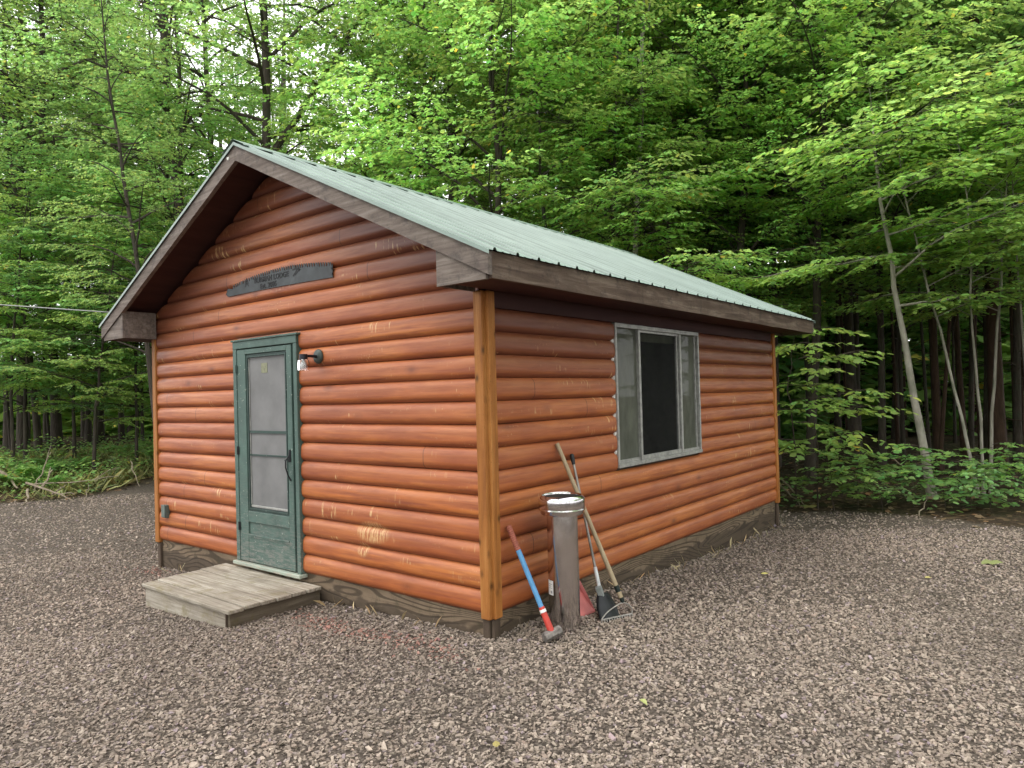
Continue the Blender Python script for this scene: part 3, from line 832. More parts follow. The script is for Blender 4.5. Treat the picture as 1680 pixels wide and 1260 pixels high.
b = MB(); b.box((GX0 + .002, -0.036, 1.078), (GX1 - .002, -0.0265, 1.100)); b.box((GX0 + .002, -0.035, 0.890), (GX1 - .002, -0.0265, 0.903)); b.build('screen_rail', GREEND, leaf)
b = MB(); b.box((GX0 + .004, -0.034, GZ0 + .006), (GX1 - .004, -0.0268, GZ0 + .024), bev=.002); b.box((GX0 + .001, -0.033, GZ0 + .03), (GX0 + .012, -0.0268, GZ1 - .006), bev=.002); b.build('screen_bead', ALU, leaf)
b = MB(); b.box((-2.415, -0.0285, 1.575), (-2.325, -0.0265, 1.655)); b.build('paper_notice', PAPER, leaf)
b = MB(); b.tube([(-2.005, -0.048, 0.93), (-2.007, -0.062, 0.90), (-2.01, -0.085, 0.87), (-2.006, -0.088, 0.82), (-2.002, -0.075, 0.77), (-1.995, -0.062, 0.735), (-1.995, -0.052, 0.715)], [.006, .006, .006, .0055, .005, .006, .007], 8)
b.tube([(-2.004, -0.046, 0.955), (-2.004, -0.052, 0.86)], [.012, .013], 8); b.tube([(-2.01, -0.052, 0.885), (-2.04, -0.072, 0.872)], [.005, .006], 6)
b.build('handle', BLACKM, leaf, True)
for z in (1.62, 0.93, 0.29):
    b = MB(); b.tube([(LX0 - 0.004, -0.054, z - 0.035), (LX0 - 0.004, -0.054, z + 0.035)], .007, 8); b.box((LX0 - 0.022, -0.0525, z - 0.033), (LX0 + 0.014, -0.0503, z + 0.033)); b.build('hinge', GREEND if z > 1 else BLACKM, leaf)

# ---- window
wf = MB()
def wbar(y0, y1, z0, z1, x0=0.004, x1=0.040): wf.box((x0, y0, z0), (x1, y1, z1), bev=.002)
wbar(WY0 - 0.002, WY0 + 0.022, WZ0 + 0.036, WZ1 - 0.012); wbar(WY1 - 0.022, WY1 + 0.002, WZ0 + 0.036, WZ1 - 0.012)
wbar(WY0 - 0.002, WY1 + 0.002, WZ1 - 0.012, WZ1 + 0.022); wbar(WY0 - 0.004, WY1 + 0.004, WZ0 + 0.006, WZ0 + 0.036, 0.004, 0.046)
M0, M1 = 1.905, 2.668
wbar(M0 - 0.016, M0 + 0.014, WZ0 + 0.037, WZ1 - 0.013, 0.006, 0.036); wbar(M1 - 0.014, M1 + 0.016, WZ0 + 0.037, WZ1 - 0.013, 0.006, 0.036)
wf.box((0.0, WY0 + 0.022, WZ0 + 0.037), (0.024, M0 - 0.016, WZ0 + 0.062)); wf.box((0.0, M0 + 0.014, WZ0 + 0.037), (0.026, M1 - 0.014, WZ0 + 0.070)); wf.box((0.0, M1 + 0.016, WZ0 + 0.037), (0.024, WY1 - 0.022, WZ0 + 0.060))
wf.box((0.0, M0 + 0.014, WZ1 - 0.032), (0.024, M1 - 0.014, WZ1 - 0.013))
wf.box((0.0, M1 - 0.052, WZ0 + 0.070), (0.022, M1 - 0.036, WZ1 - 0.032)); wf.box((0.0, WY1 - 0.062, WZ0 + 0.062), (0.020, WY1 - 0.046, WZ1 - 0.014))
window = wf.build('window', ALU, cabin)
for (y0, y1, mt) in ((WY0 + 0.02, M0 - 0.014, GLASS_S), (M0 + 0.012, M1 - 0.012, GLASS_D), (M1 + 0.014, WY1 - 0.02, GLASS_S)):
    b = MB(); b.poly([(0.010, y0, WZ0 + 0.036), (0.010, y1, WZ0 + 0.036), (0.010, y1, WZ1 - 0.012), (0.010, y0, WZ1 - 0.012)])
    b.build('pane', mt, window, label='dark open looking middle pane' if mt is GLASS_D else None)
b = MB(); b.box((-0.03, M0 + 0.01, WZ1 - 0.10), (-0.022, M1 - 0.01, WZ1 - 0.02)); b.build('blind', plain('olive_blind', (0.12, 0.13, 0.08), 0.8), window)
# caulk blobs in the log ends
for i in range(6, 13):
    b = MB(); b.box((0.002, WY0 - 0.016, i * BROW - 0.012), (0.022, WY0, i * BROW + 0.014), jit=0.004); b.build('caulk', CAULK, window)

# ------------------------------------------------------------------ saw sign
saw = thing('saw_sign', 'black two man saw blade sign with teeth on top reading LODGE above the door', 'sign', (-2.165, -0.040, 2.25))
b = MB(); n = 49; lo = []; up = []
x0, x1 = -0.752, 0.752
def sawtop(t):  # t 0..1 left to right, convex top edge
    return 0.156 - 0.066 * ((t - 0.55) / 0.5) ** 2 - (0.045 * max(0, (0.035 - t) / 0.035) ** 2)
def sawbot(t): return 0.004 + 0.006 * math.sin(math.pi * t) - 0.012 * t + (0.03 * max(0, (0.02 - t) / 0.02) ** 2)
out = []
for k in range(n): t = k / (n - 1); out.append((x0 + (x1 - x0) * t, sawbot(t)))
outtop = []
nt_ = 46; t = 0.055
out.append((x1 - 0.006, sawtop(1.0) * 0.5)); 
tops = []
for k in range(nt_):
    t0 = 0.075 + 0.915 * k / nt_; t1 = 0.075 + 0.915 * (k + 1) / nt_
    d = 0.034 if k % 5 != 4 else 0.030
    tops += [(t0, -d), (t0 + (t1 - t0) * 0.18, 0.0), (t0 + (t1 - t0) * (0.50 if k % 5 != 4 else 0.75), -0.004 if k % 5 != 4 else -0.006), (t0 + (t1 - t0) * (0.66 if k % 5 != 4 else 0.9), -d)]
tops = [(0.0, -0.006), (0.02, 0.0)] + [(t, h) for (t, h) in tops] + [(0.992, -0.01)]
toppts = [(x0 + (x1 - x0) * t, sawtop(t) + h) for t, h in tops]
low = [(x0 + (x1 - x0) * k / 60, sawbot(k / 60)) for k in range(61)]
# strip between the lower and upper outline, front and back
Vf = []; Q = []
xs = [p[0] for p in toppts]
lw = [(x, sawbot((x - x0) / (x1 - x0))) for x in xs]
m = len(xs)
for yy in (0.0, 0.004):
    Vf += [(x, yy, z) for (x, z) in lw] + [(x, yy, z) for (x, z) in toppts]
for k in range(m - 1):
    Q.append((k, k + 1, m + k + 1, m + k)); Q.append((2 * m + k, 3 * m + k, 3 * m + k + 1, 2 * m + k + 1))
    Q.append((m + k, m + k + 1, 3 * m + k + 1, 3 * m + k)); Q.append((k, 2 * m + k, 2 * m + k + 1, k + 1))
Q += [(0, m, 3 * m, 2 * m), (m - 1, 3 * m - 1, 4 * m - 1, 2 * m - 1)]
b.add(Vf, np.array(Q)); blade = b.build('blade', SAWM, saw)


def text_mesh(s, size, mat, parent, loc, name='lettering', rot=(R(90), 0, 0), bold=0.0):
    cu_ = bpy.data.curves.new(name, 'FONT'); cu_.body = s; cu_.size = size; cu_.align_x = 'CENTER'; cu_.extrude = 0.0008; cu_.offset = bold; cu_.space_character = 1.08
    tmp = bpy.data.objects.new('tmp', cu_); COL.objects.link(tmp)
    dg = bpy.context.evaluated_depsgraph_get(); me = bpy.data.meshes.new_from_object(tmp.evaluated_get(dg)); bpy.data.objects.remove(tmp)
    me.materials.clear(); me.materials.append(mat)
    o = bpy.data.objects.new(name, me); COL.objects.link(o); o.parent = parent; o.location = loc; o.rotation_euler = rot
    return o


text_mesh('BURMAN LODGE', 0.060, INK, saw, (-0.06, -0.002, 0.070), bold=0.0014)
text_mesh('Est. 2005', 0.058, INK, saw, (-0.10, -0.002, 0.015), bold=0.0018)
b = MB()   # axe mark right of the words, little pine mark left of them
def bar(p, q, wd):
    p = np.array(p); q = np.array(q); d = (q - p) / np.linalg.norm(q - p); nrm = np.array([-d[1], d[0]]) * wd / 2
    o_ = [p - nrm, q - nrm, q + nrm, p + nrm]
    b.add([(a[0], -0.002, a[1]) for a in o_], np.array([(0, 1, 2, 3)]))
bar((0.245, 0.062), (0.315, 0.118), 0.012); bar((0.27, 0.065), (0.335, 0.105), 0.007); bar((0.235, 0.112), (0.30, 0.118), 0.010); bar((0.315, 0.118), (0.335, 0.095), 0.02)
for k in range(3):
    c = -0.415; zz = 0.055 + 0.022 * k; wv = 0.042 - 0.011 * k
    bar((c - wv / 1.3, zz), (c, zz + 0.030), 0.009); bar((c + wv / 1.3, zz), (c, zz + 0.030), 0.009)
b.build('emblem', INK, saw)
for xx, zz in ((0.730, 0.060), (0.734, 0.02)):
    b = MB(); b.tube([(xx, -0.001, zz), (xx, -0.006, zz)], .008, 10); b.build('rivet', BLACKM, saw)

# ------------------------------------------------------------------ wall lamp and outlet
lamp = thing('wall_lamp', 'small barn style wall lamp with clear jar shade beside the green door', 'wall lamp', (-1.625, -0.034, 1.668))
b = MB(); b.lathe([(0, .024), (.030, .022), (.050, .014), (.056, .004), (.056, 0)], 28); o = b.build('back_plate', LAMPM, lamp, True); o.rotation_euler = (R(90), 0, 0)
b = MB(); b.tube([(0, -.02, 0), (0, -.08, 0.002), (0, -.135, 0.0)], [.012, .011, .011], 12); b.tube([(0, -.135, 0.014), (0, -.135, -0.022)], [.030, .031], 20); b.build('arm', plain('dark_lamp_arm', (0.02, 0.022, 0.03), 0.4, 0.5), lamp, True)
b = MB(); b.lathe([(.026, -.020), (.040, -.032), (.044, -.06), (.043, -.105), (.040, -.108)], 24, origin=(0, -.135, 0)); b.build('glass_shade', GLASS_J, lamp, True)
b = MB(); b.lathe([(.012, -.022), (.014, -.04), (.024, -.06), (.024, -.078), (.012, -.092), (0, -.095)], 18, origin=(0, -.135, 0)); b.build('bulb', BULB, lamp, True)
ob = thing('outlet_box', 'small grey green outdoor outlet cover low on the gable wall', 'outlet box', (-4.10, -0.030, 0.30))
b = MB(); b.box((-.042, -.030, -.062), (.036, .012, .062), bev=.005); b.build('box', plain('grey_green_box', (0.075, 0.10, 0.088), 0.5), ob)
b = MB(); b.box((-.038, -.040, -.056), (.032, -.031, .056), bev=.003); b.tube([(-.038, -.037, .06), (.032, -.037, .06)], .005, 8); b.build('cover', plain('grey_green_cover', (0.11, 0.14, 0.125), 0.45), ob)

# ------------------------------------------------------------------ wooden step
gz = -0.225
step = thing('wooden_step', 'low weathered grey wooden platform step in front of the green door', 'step', (-2.30, -0.40, gz))
def sp(x, y, z): return (x + 2.30, y + 0.40, z - gz)
b = MB(); nb = 6; y0, y1 = -0.785, -0.028; wdt = (y1 - y0) / nb
for k in range(nb):
    a = y0 + k * wdt; j0 = rnd.uniform(-.008, .008); j1 = rnd.uniform(-.006, .006); dz = rnd.uniform(-.005, .004)
    skew = -0.10 * (k / nb)
    lo = sp(-2.935 + skew + j0, a + .0035, -.086 + dz); hi = sp(-1.657 + j1, a + wdt - .006, -.060 + dz)
    n0 = b.n; b.box(lo, hi, bev=.004)
b.build('deck_boards', DECK, step)
b = MB(); b.box(sp(-2.915, -0.765, -0.30), sp(-1.727, -0.740, -0.0885), bev=.003); b.build('front_board', DECK, step)
b = MB(); b.box(sp(-1.718, -0.752, -0.30), sp(-1.690, -0.02, -0.0885), bev=.003); b.build('side_board', DECKY, step)
b = MB(); b.box(sp(-2.93, -0.739, -0.30), sp(-2.905, -0.02, -0.0885), bev=.003); b.build('side_board', DECKY, step)
b = MB(); b.box(sp(-1.726, -0.764, -0.30), sp(-1.7185, -0.7405, -0.0885)); b.build('corner_block', STUB, step)
b = MB(); b.box(sp(-2.90, -0.06, -0.30), sp(-1.73, -0.035, -0.0885)); b.build('back_board', DECK, step)

# ------------------------------------------------------------------ things leaning on the wall
pz = float(ground_z(0.265, 0.40)) - 0.01
pipe = thing('stovepipe', 'upright shiny galvanised stovepipe with wide chrome cap leaning by the side wall', 'stovepipe', (0.262, 0.405, pz))
b = MB(); b.lathe([(.096, 0), (.098, .004), (.098, .74)], 56); b.lathe([(.092, .74), (.092, 0)], 56)
# raised seam
b.box((-.1045, -.006, 0.004), (-.096, .006, .735)); b.build('pipe', STEEL, pipe, True)
b = MB(); b.lathe([(.099, .728), (.130, .732), (.139, .742), (.1405, .752), (.1445, .757), (.1470, .764), (.1445, .771), (.1475, .777), (.1475, .826), (.145, .835), (.128, .851), (.125, .852), (.123, .849), (.122, .838)], 72); cap = b.build('cap', STEEL, pipe, True)
b = MB(); b.lathe([(.1215, .840), (.06, .836), (0.0, .835)], 40); b.build('opening', DARK, cap)  # dark disc closing the cap, painted as the shaded inside of the pipe
lbl = MB(); aa = np.linspace(R(228), R(262), 8); V = []
for a in aa: V += [(.0990 * math.cos(a), .0990 * math.sin(a), .235), (.0990 * math.cos(a), .0990 * math.sin(a), .325)]
lbl.add(V, np.array([(2 * k, 2 * k + 2, 2 * k + 3, 2 * k + 1) for k in range(7)]), 0)
for (z0, z1, k0, k1) in ((.300, .304, 1, 6), (.288, .292, 1, 5), (.276, .279, 1, 6), (.245, .262, 4, 6)):
    V = []
    for k in (range(k0, k1 + 1)): a = aa[k]; V += [(.0994 * math.cos(a), .0994 * math.sin(a), z0), (.0994 * math.cos(a), .0994 * math.sin(a), z1)]
    lbl.add(V, np.array([(2 * k, 2 * k + 2, 2 * k + 3, 2 * k + 1) for k in range(k1 - k0)]), 1)
lbl.build('paper_label', [WHITEP, LABELG], pipe)


def lerp(p, q, t): return tuple(a + (c - a) * t for a, c in zip(p, q))


# sledgehammer: head on the gravel, handle leaning on the wall
hb_ = (0.335, 0.165, float(ground_z(0.335, 0.165)) + 0.045); ht = (0.055, 0.118, 0.53)
ham = thing('sledgehammer', 'sledgehammer with blue and red handle leaning head down on the side wall', 'sledgehammer', hb_)
rel = lambda p: tuple(a - c for a, c in zip(p, hb_))
b = MB(); b.tube([rel(lerp(hb_, ht, t)) for t in np.linspace(0.24, 0.78, 8)], np.linspace(.0155, .0165, 8), 14); hd = b.build('handle', BLUE, ham, True)
b = MB(); pp = np.linspace(0.77, 1.0, 26); b.tube([rel(lerp(hb_, ht, t)) for t in pp], [.0175 + .0016 * (k % 2) for k in range(26)], 14); b.build('grip', GRIP, ham)
b = MB(); b.tube([rel(lerp(hb_, ht, t)) for t in np.linspace(0.02, 0.245, 4)], [.021, .020, .019, .0175], 14); b.build('collar', RED, ham, True)
b = MB(); b.tube([rel(lerp(hb_, ht, t)) for t in (0.195, 0.222)], .0205, 14); b.build('band', WHITEM, ham, True)
ax = np.array(rel(ht)); ax = ax / np.linalg.norm(ax)
hdir = np.cross(ax, np.array([0.78, 0.62, 0])); hdir = np.array([0.42, 0.90, 0.05]); hdir -= ax * (hdir @ ax); hdir /= np.linalg.norm(hdir); sdv = np.cross(ax, hdir)
b = MB(); ring = []
for (u, r_) in ((-.062, .020), (-.058, .029), (-.026, .031), (-.020, .027), (.020, .027), (.026, .031), (.058, .029), (.062, .020)):
    ring.append([hdir * u + (ax * math.cos(k * math.pi / 4 + math.pi / 8) + sdv * math.sin(k * math.pi / 4 + math.pi / 8)) * r_ * 1.08 for k in range(8)])
V = np.array(ring).reshape(-1, 3); nr = 8; Q = [(i * nr + k, i * nr + (k + 1) % nr, (i + 1) * nr + (k + 1) % nr, (i + 1) * nr + k) for i in range(7) for k in range(nr)]
b.add(V, [np.array(Q), np.arange(8)[None, ::-1], (np.arange(8) + 56)[None]]); b.build('head', HEADM, ham)

# bow rake with pale wooden handle
g_ = lambda x, y: float(ground_z(x, y))
rb = (0.44, 0.80, g_(.44, .80) + 0.13); rt = (0.04, 0.685, 1.00)
rake = thing('bow_rake', 'bow rake with pale wooden handle and wire head on the gravel', 'rake', (0.44, 0.75, g_(.44, .75)))
rl = lambda p: tuple(a - c for a, c in zip(p, rake.location))
b = MB(); b.tube([rl(lerp(rb, rt, t)) for t in np.linspace(0, 1, 8)], np.linspace(.0165, .0145, 8), 12); b.build('handle', HANDLE, rake, True)
b = MB(); b.tube([rl(lerp(rb, rt, t)) for t in (-0.03, 0.075)], [.013, .0185], 12); b.build('socket', plain('dark_green_socket', (0.02, 0.03, 0.027), 0.5, 0.4), rake, True)
e0 = np.array((0.395, 0.625, g_(.39, .62) + 0.018)); e1 = np.array((0.485, 0.86, g_(.48, .86) + 0.018)); ce = np.array(lerp(rb, rt, -0.03))
b = MB()
for e, sg in ((e0, -1), (e1, 1)):
    mid = (ce + e) / 2 + (e - (e0 + e1) / 2) * 0.42 + np.array([0, 0, 0.012])
    P = [ce * (1 - t) ** 2 + 2 * t * (1 - t) * mid + e * t * t for t in np.linspace(0, 1, 9)]
    b.tube([rl(p) for p in P], .0042, 7)
b.tube([rl(e0), rl((e0 + e1) / 2), rl(e1)], .0055, 6)
for k in range(13):
    p = e0 + (e1 - e0) * k / 12
    b.tube([rl(p), rl(p + np.array([0.012, -0.004, -0.034])), rl(p + np.array([0.004, 0, -0.055]))], [.0038, .0034, .0018], 5)
b.build('rake_head', plain('worn_rake_steel', (0.38, 0.36, 0.33), 0.4, 0.7, 0.4, 40), rake, True)

# black bladed shovel with slim grey handle
sb = (0.335, 0.74, g_(.335, .74) + 0.085); st_ = (0.05, 0.845, 0.915)
shv = thing('shovel', 'black bladed shovel with slim grey handle and black knob behind the stovepipe', 'shovel', (0.37, 0.72, g_(.37, .72)))
sl_ = lambda p: tuple(a - c for a, c in zip(p, shv.location))
b = MB(); b.tube([sl_(lerp(sb, st_, t)) for t in np.linspace(0.10, 0.95, 6)], .0095, 10); b.build('handle', plain('grey_metal_tube', (0.30, 0.28, 0.26), 0.4, 0.6), shv, True)
b = MB(); b.tube([sl_(lerp(sb, st_, t)) for t in (0.925, 0.955, 0.99, 1.0)], [.012, .015, .016, .010], 10); b.build('knob', BLACKM, shv, True)
b = MB(); b.tube([sl_(lerp(sb, st_, t)) for t in (0.10, 0.235)], [.0135, .0125], 10); b.build('ferrule', WHITEM, shv, True)
b = MB(); c_ = np.array(sl_(lerp(sb, st_, 0.065))); b.box((-.022, -.022, -.055), (.022, .022, .05), bev=.006)
o = b.build('clamp', GREYP, shv); o.location = c_; o.rotation_euler = (0.1, -0.32, 0.5)
b = MB(); V = []; nu, nv = 9, 7     # curved blade from the clamp to the ground
t0 = np.array(sl_((0.335, 0.755, g_(.33, .75) + 0.155))); t1 = np.array(sl_((0.425, 0.70, g_(.42, .70) - 0.012)))
wd = np.array([0.50, 0.80, 0.0]); wd /= np.linalg.norm(wd); nn_ = np.cross(t1 - t0, wd); nn_ /= np.linalg.norm(nn_)
for i in range(nu):
    f = i / (nu - 1)
    for j in range(nv):
        s_ = (j / (nv - 1) - 0.5) * 2
        V.append(t0 + (t1 - t0) * f + wd * s_ * (0.042 + 0.030 * min(1, f * 2.2)) - nn_ * 0.018 * s_ * s_ * (1 - 0.3 * f))
Q = [(i * nv + j, i * nv + j + 1, (i + 1) * nv + j + 1, (i + 1) * nv + j) for i in range(nu - 1) for j in range(nv - 1)]
b.add(V, np.array(Q)); bl = b.build('blade', BLACKM, shv, True)
md = bl.modifiers.new('thickness', 'SOLIDIFY'); md.thickness = 0.004

# pink dustpan leaning on the skirt
dp = thing('dustpan', 'pink plastic dustpan standing against the skirt beside the stovepipe', 'dustpan', (0.11, 0.66, g_(.11, .66)))
b = MB(); V = []
for i in range(9):
    f = i / 8                         # 0 top (handle end) .. 1 lip on the ground
    wv = 0.075 + 0.065 * f; yc = 0.0; xx = 0.012 + 0.115 * f; zz = 0.205 * (1 - f) - 0.012
    rim = 0.045 * (1 - f) ** 0.7
    for (s_, r_) in ((-1.06, rim), (-1.0, 0.004), (-0.5, 0), (0, 0), (0.5, 0), (1.0, 0.004), (1.06, rim)):
        V.append((xx + r_ * 0.85, s_ * wv, zz + r_ * 0.45))
Q = [(i * 7 + j, i * 7 + j + 1, (i + 1) * 7 + j + 1, (i + 1) * 7 + j) for i in range(8) for j in range(6)]
b.add(V, np.array(Q))
V = [(0.012 + 0.045 * .85 * h, s_ * 0.08, 0.193 + 0.045 * .45 * h) for h in (0, 1) for s_ in (-1, -.5, 0, .5, 1)]
b.add(V, np.array([(k, k + 1, 6 + k, 5 + k) for k in range(4)]))
o = b.build('pan', PINK, dp, True); md = o.modifiers.new('thickness', 'SOLIDIFY'); md.thickness = 0.003
b = MB(); b.tube([(0.016, 0, 0.19), (0.012, 0, 0.24), (0.004, 0, 0.315)], [.010, .012, .011], 10); b.build('handle', PINK, dp, True)

# ------------------------------------------------------------------ leaves
LT = np.array([(0, 0, 0), (0.28, 0.26, 0.05), (0.62, 0.27, 0.04), (1.0, 0, -0.10), (0.62, -0.27, 0.04), (0.28, -0.26, 0.05)])
LFQ = np.array([(0, 3, 2, 1), (0, 5, 4, 3)])
# maple-like leaf: three pointed lobes
MT = np.array([(0, 0, 0), (0.10, 0.46, 0.02), (0.36, 0.22, 0.03), (0.62, 0.40, 0.0), (1.0, 0, -0.06), (0.62, -0.40, 0.0), (0.36, -0.22, 0.03), (0.10, -0.46, 0.02)])
MFQ = np.array([(0, 2, 1, 1), (0, 4, 3, 2), (0, 6, 5, 4), (0, 7, 6, 6)])


def add_leaves(b, P, D, Nn, size, mat, rg, bright=None, maple=False, var=0.22, width=1.0):
    """P base points, D directions, Nn normals, size lengths"""
    N = len(P)
    D = D / (np.linalg.norm(D, axis=1)[:, None] + 1e-9)
    Nn = Nn - D * (D * Nn).sum(1)[:, None]; Nn /= np.linalg.norm(Nn, axis=1)[:, None] + 1e-9
    S = np.cross(Nn, D)
    T = MT if maple else LT
    wj = rg.uniform(0.8, 1.2, N) * width; cj = rg.uniform(-1.0, 1.6, N)
    V = P[:, None, :] + size[:, None, None] * (T[None, :, 0, None] * D[:, None, :] + T[None, :, 1, None] * wj[:, None, None] * S[:, None, :] + T[None, :, 2, None] * cj[:, None, None] * Nn[:, None, :])
    k = len(T)
    if maple:
        tri = np.array([(0, 2, 1), (0, 7, 6)]); quad = np.array([(0, 4, 3, 2), (0, 6, 5, 4)])
        fs = [(quad[None] + (np.arange(N) * k)[:, None, None]).reshape(-1, 4), (tri[None] + (np.arange(N) * k)[:, None, None]).reshape(-1, 3)]
    else:
        fs = [(LFQ[None] + (np.arange(N) * k)[:, None, None]).reshape(-1, 4)]
    v = rg.normal(1.0, var, N).clip(0.5, 1.6) if bright is None else bright * rg.normal(1.0, var, N).clip(0.5, 1.6)
    hue = rg.normal(0, 0.10, N)
    c = np.stack([v * (1 + hue), v, v * (1 - hue * 0.5), np.ones(N)], -1).clip(0, 2.5)
    yl = rg.random(N) < 0.006
    c[yl, 0] *= 2.4; c[yl, 1] *= 1.25
    b.add(V.reshape(-1, 3), fs, mat, np.repeat(c[:, None, :], k, 1).reshape(-1, 4))


def rotz(D, a):
    c, s = np.cos(a), np.sin(a)
    return np.stack([D[:, 0] * c - D[:, 1] * s, D[:, 0] * s + D[:, 1] * c, D[:, 2]], -1)


def spray_leaves(b, O, D, Ln, per, size, mat, rg, maple, droop=0.35, bright=None, tilt=0.3, width=1.0):
    """twigs O (N,3), direction D, length Ln; 'per' leaves alternate along each"""
    N = len(O)
    u = (np.arange(per) + 0.7) / per
    P = O[:, None, :] + D[:, None, :] * (Ln[:, None] * u[None])[..., None]
    P[..., 2] -= (0.25 * Ln[:, None] * u[None] ** 2)
    side = np.where(np.arange(per) % 2 == 0, 1.0, -1.0)[None] * rg.uniform(0.55, 1.15, (N, per))
    side[:, -1] = rg.uniform(-0.2, 0.2, N)
    Df = np.repeat(D[:, None, :], per, 1).reshape(-1, 3)
    Dl = rotz(Df, side.ravel())
    Dl[:, 2] = -rg.uniform(0.0, 2 * droop, len(Dl)) + 0.3 * Df[:, 2]
    Nl = np.stack([rg.normal(0, tilt, len(Dl)), rg.normal(0, tilt, len(Dl)), np.ones(len(Dl))], -1)
    sz = size * rg.uniform(0.65, 1.25, len(Dl))
    br = None if bright is None else np.repeat(bright, per)
    add_leaves(b, P.reshape(-1, 3), Dl, Nl, sz, mat, rg, br, maple, width=width)


def make_tree(seed, H, r0, hb, crown, nl, nsub, ntw, per, size, elev=(15, 55), bark=BARK_D, leafm=LEAF_A, maple=True, bias=None, wob=0.12,
              shape=0.55, topk=1.0, fork=None, droop=0.35, dead=0, tilt=0.42, twl=0.34, bend=0.0, leaf_fill=1.0):
    rg = np.random.default_rng(seed)
    tb = MB(); cb = MB()
    t = np.linspace(0, 1, 16)
    ox = np.cumsum(rg.normal(0, wob / 4, 16)); oy = np.cumsum(rg.normal(0, wob / 4, 16)); ox -= ox[0]; oy -= oy[0]
    P = np.stack([ox * t + bend * np.sin(t * math.pi), oy * t, t * H - 0.15], -1)
    rad = r0 * ((1 - t) ** 0.85 * 0.92 + 0.08); rad[0] *= 1.35; rad[1] *= 1.06
    tb.tube(P, rad, 10, 0)
    paths = [(P, rad)]
    if fork:
        fh, fa, fe, fr = fork
        k0 = np.interp(fh, P[:, 2], np.arange(16)); base = np.array([np.interp(fh, P[:, 2], P[:, i]) for i in range(3)])
        L2 = (H - fh) * 0.95; s = np.linspace(0, 1, 10)
        Dx = np.array([math.cos(fa) * math.cos(fe), math.sin(fa) * math.cos(fe), math.sin(fe)])
        Q = base + np.outer(s * L2, Dx); Q[:, 2] += 0.22 * L2 * s * s
        rr = np.interp(fh, P[:, 2], rad) * fr * ((1 - s) ** 0.8 * 0.9 + 0.1)
        tb.tube(Q, rr, 8, 0); paths.append((Q, rr))
    O = []; D = []; Ln = []; BR = []
    for (TP, TR) in paths:
        z0 = max(hb, TP[0, 2] + 0.3); n_here = nl if TP is P else int(nl * 0.6)
        for i in range(n_here):
            f = (i + rg.uniform(0.2, 0.8)) / n_here
            z = z0 + (H * 0.985 - z0) * f ** 1.0
            bp = np.array([np.interp(z, TP[:, 2], TP[:, k]) for k in range(3)]); br = np.interp(z, TP[:, 2], TR)
            az = i * 2.39996 + rg.normal(0, 0.35)
            sh = (math.sin(math.pi * (0.12 + 0.80 * f ** shape)) * 0.75 + 0.25) if topk else 1.0
            ln = crown * sh * rg.uniform(0.65, 1.12)
            d0 = np.array([math.cos(az), math.sin(az), 0])
            if bias is not None:
                k = float(d0[:2] @ np.array(bias)); ln *= 1 + 0.55 * k
            e0 = R(rg.uniform(*elev)); s = np.linspace(0, 1, 7)
            el = e0 * (1 - 0.85 * s)
            seg = np.stack([np.cos(el) * d0[0], np.cos(el) * d0[1], np.sin(el)], -1) * ln / 6
            side = np.array([-d0[1], d0[0], 0]) * rg.normal(0, 0.25) * ln / 6
            Q = bp + np.concatenate([[np.zeros(3)], np.cumsum(seg[:-1] + side * s[:-1, None] + rg.normal(0, 0.02 * ln / 2, (6, 3)), 0)])
            rr = min(br * 0.55, 0.010 + 0.012 * ln) * (1 - 0.85 * s)
            tb.tube(Q, rr, 6, 0, False)
            lb = rg.normal(1.0, 0.14)
            ns = max(2, int(nsub * (0.4 + 0.6 * ln / crown)))
            for j in range(ns):
                u = 0.22 + 0.78 * (j + rg.uniform(0.1, 0.9)) / ns
                bp2 = np.array([np.interp(u, s, Q[:, k]) for k in range(3)])
                dirL = np.array([np.interp(u, s, np.gradient(Q[:, k])) for k in range(3)]); dirL /= np.linalg.norm(dirL)
                sg = 1 if j % 2 else -1
                a = sg * R(rg.uniform(28, 68)) if j < ns - 1 else 0.0
                c, sn = math.cos(a), math.sin(a)
                d2 = np.array([dirL[0] * c - dirL[1] * sn, dirL[0] * sn + dirL[1] * c, dirL[2] * 0.3 + rg.uniform(-0.12, 0.18)]); d2 /= np.linalg.norm(d2)
                l2 = ln * (0.52 - 0.28 * u) * rg.uniform(0.7, 1.15) + 0.18
                e2 = bp2 + d2 * l2 + np.array([0, 0, -0.10 * l2])
                cb.tube([bp2, bp2 + d2 * l2 * 0.5, e2], [0.006, 0.0045, 0.002], 4, 1, False)
                m = max(2, int(ntw * l2 / (0.4 * crown + 0.2)))
                if rg.random() > leaf_fill: continue
                for q in range(m):
                    v = 0.15 + 0.85 * (q + rg.random()) / m
                    O.append(bp2 + (e2 - bp2) * v)
                    a2 = (1 if q % 2 else -1) * R(rg.uniform(20, 75)) if q < m - 1 else 0
                    c, sn = math.cos(a2), math.sin(a2)
                    D.append((d2[0] * c - d2[1] * sn, d2[0] * sn + d2[1] * c, d2[2] * 0.5 + rg.uniform(-0.12, 0.10)))
                    Ln.append(twl * rg.uniform(0.6, 1.2)); BR.append(lb)
    for i in range(dead):
        z = rg.uniform(0.8, hb + 1.0); az = rg.uniform(0, 6.28); ln = rg.uniform(0.25, 0.9)
        bp = np.array([np.interp(z, P[:, 2], P[:, k]) for k in range(3)])
        dd = np.array([math.cos(az), math.sin(az), rg.uniform(-0.3, 0.4)])
        tb.tube([bp, bp + dd * ln * 0.5, bp + dd * ln + np.array([0, 0, -0.08])], [0.009, 0.006, 0.003], 4, 0, False)
    O = np.array(O); D = np.array(D); Ln = np.array(Ln); BR = np.array(BR)
    D /= np.linalg.norm(D, axis=1)[:, None]
    spray_leaves(cb, O, D, Ln, per, size, 0, rg, maple, droop, BR, tilt)
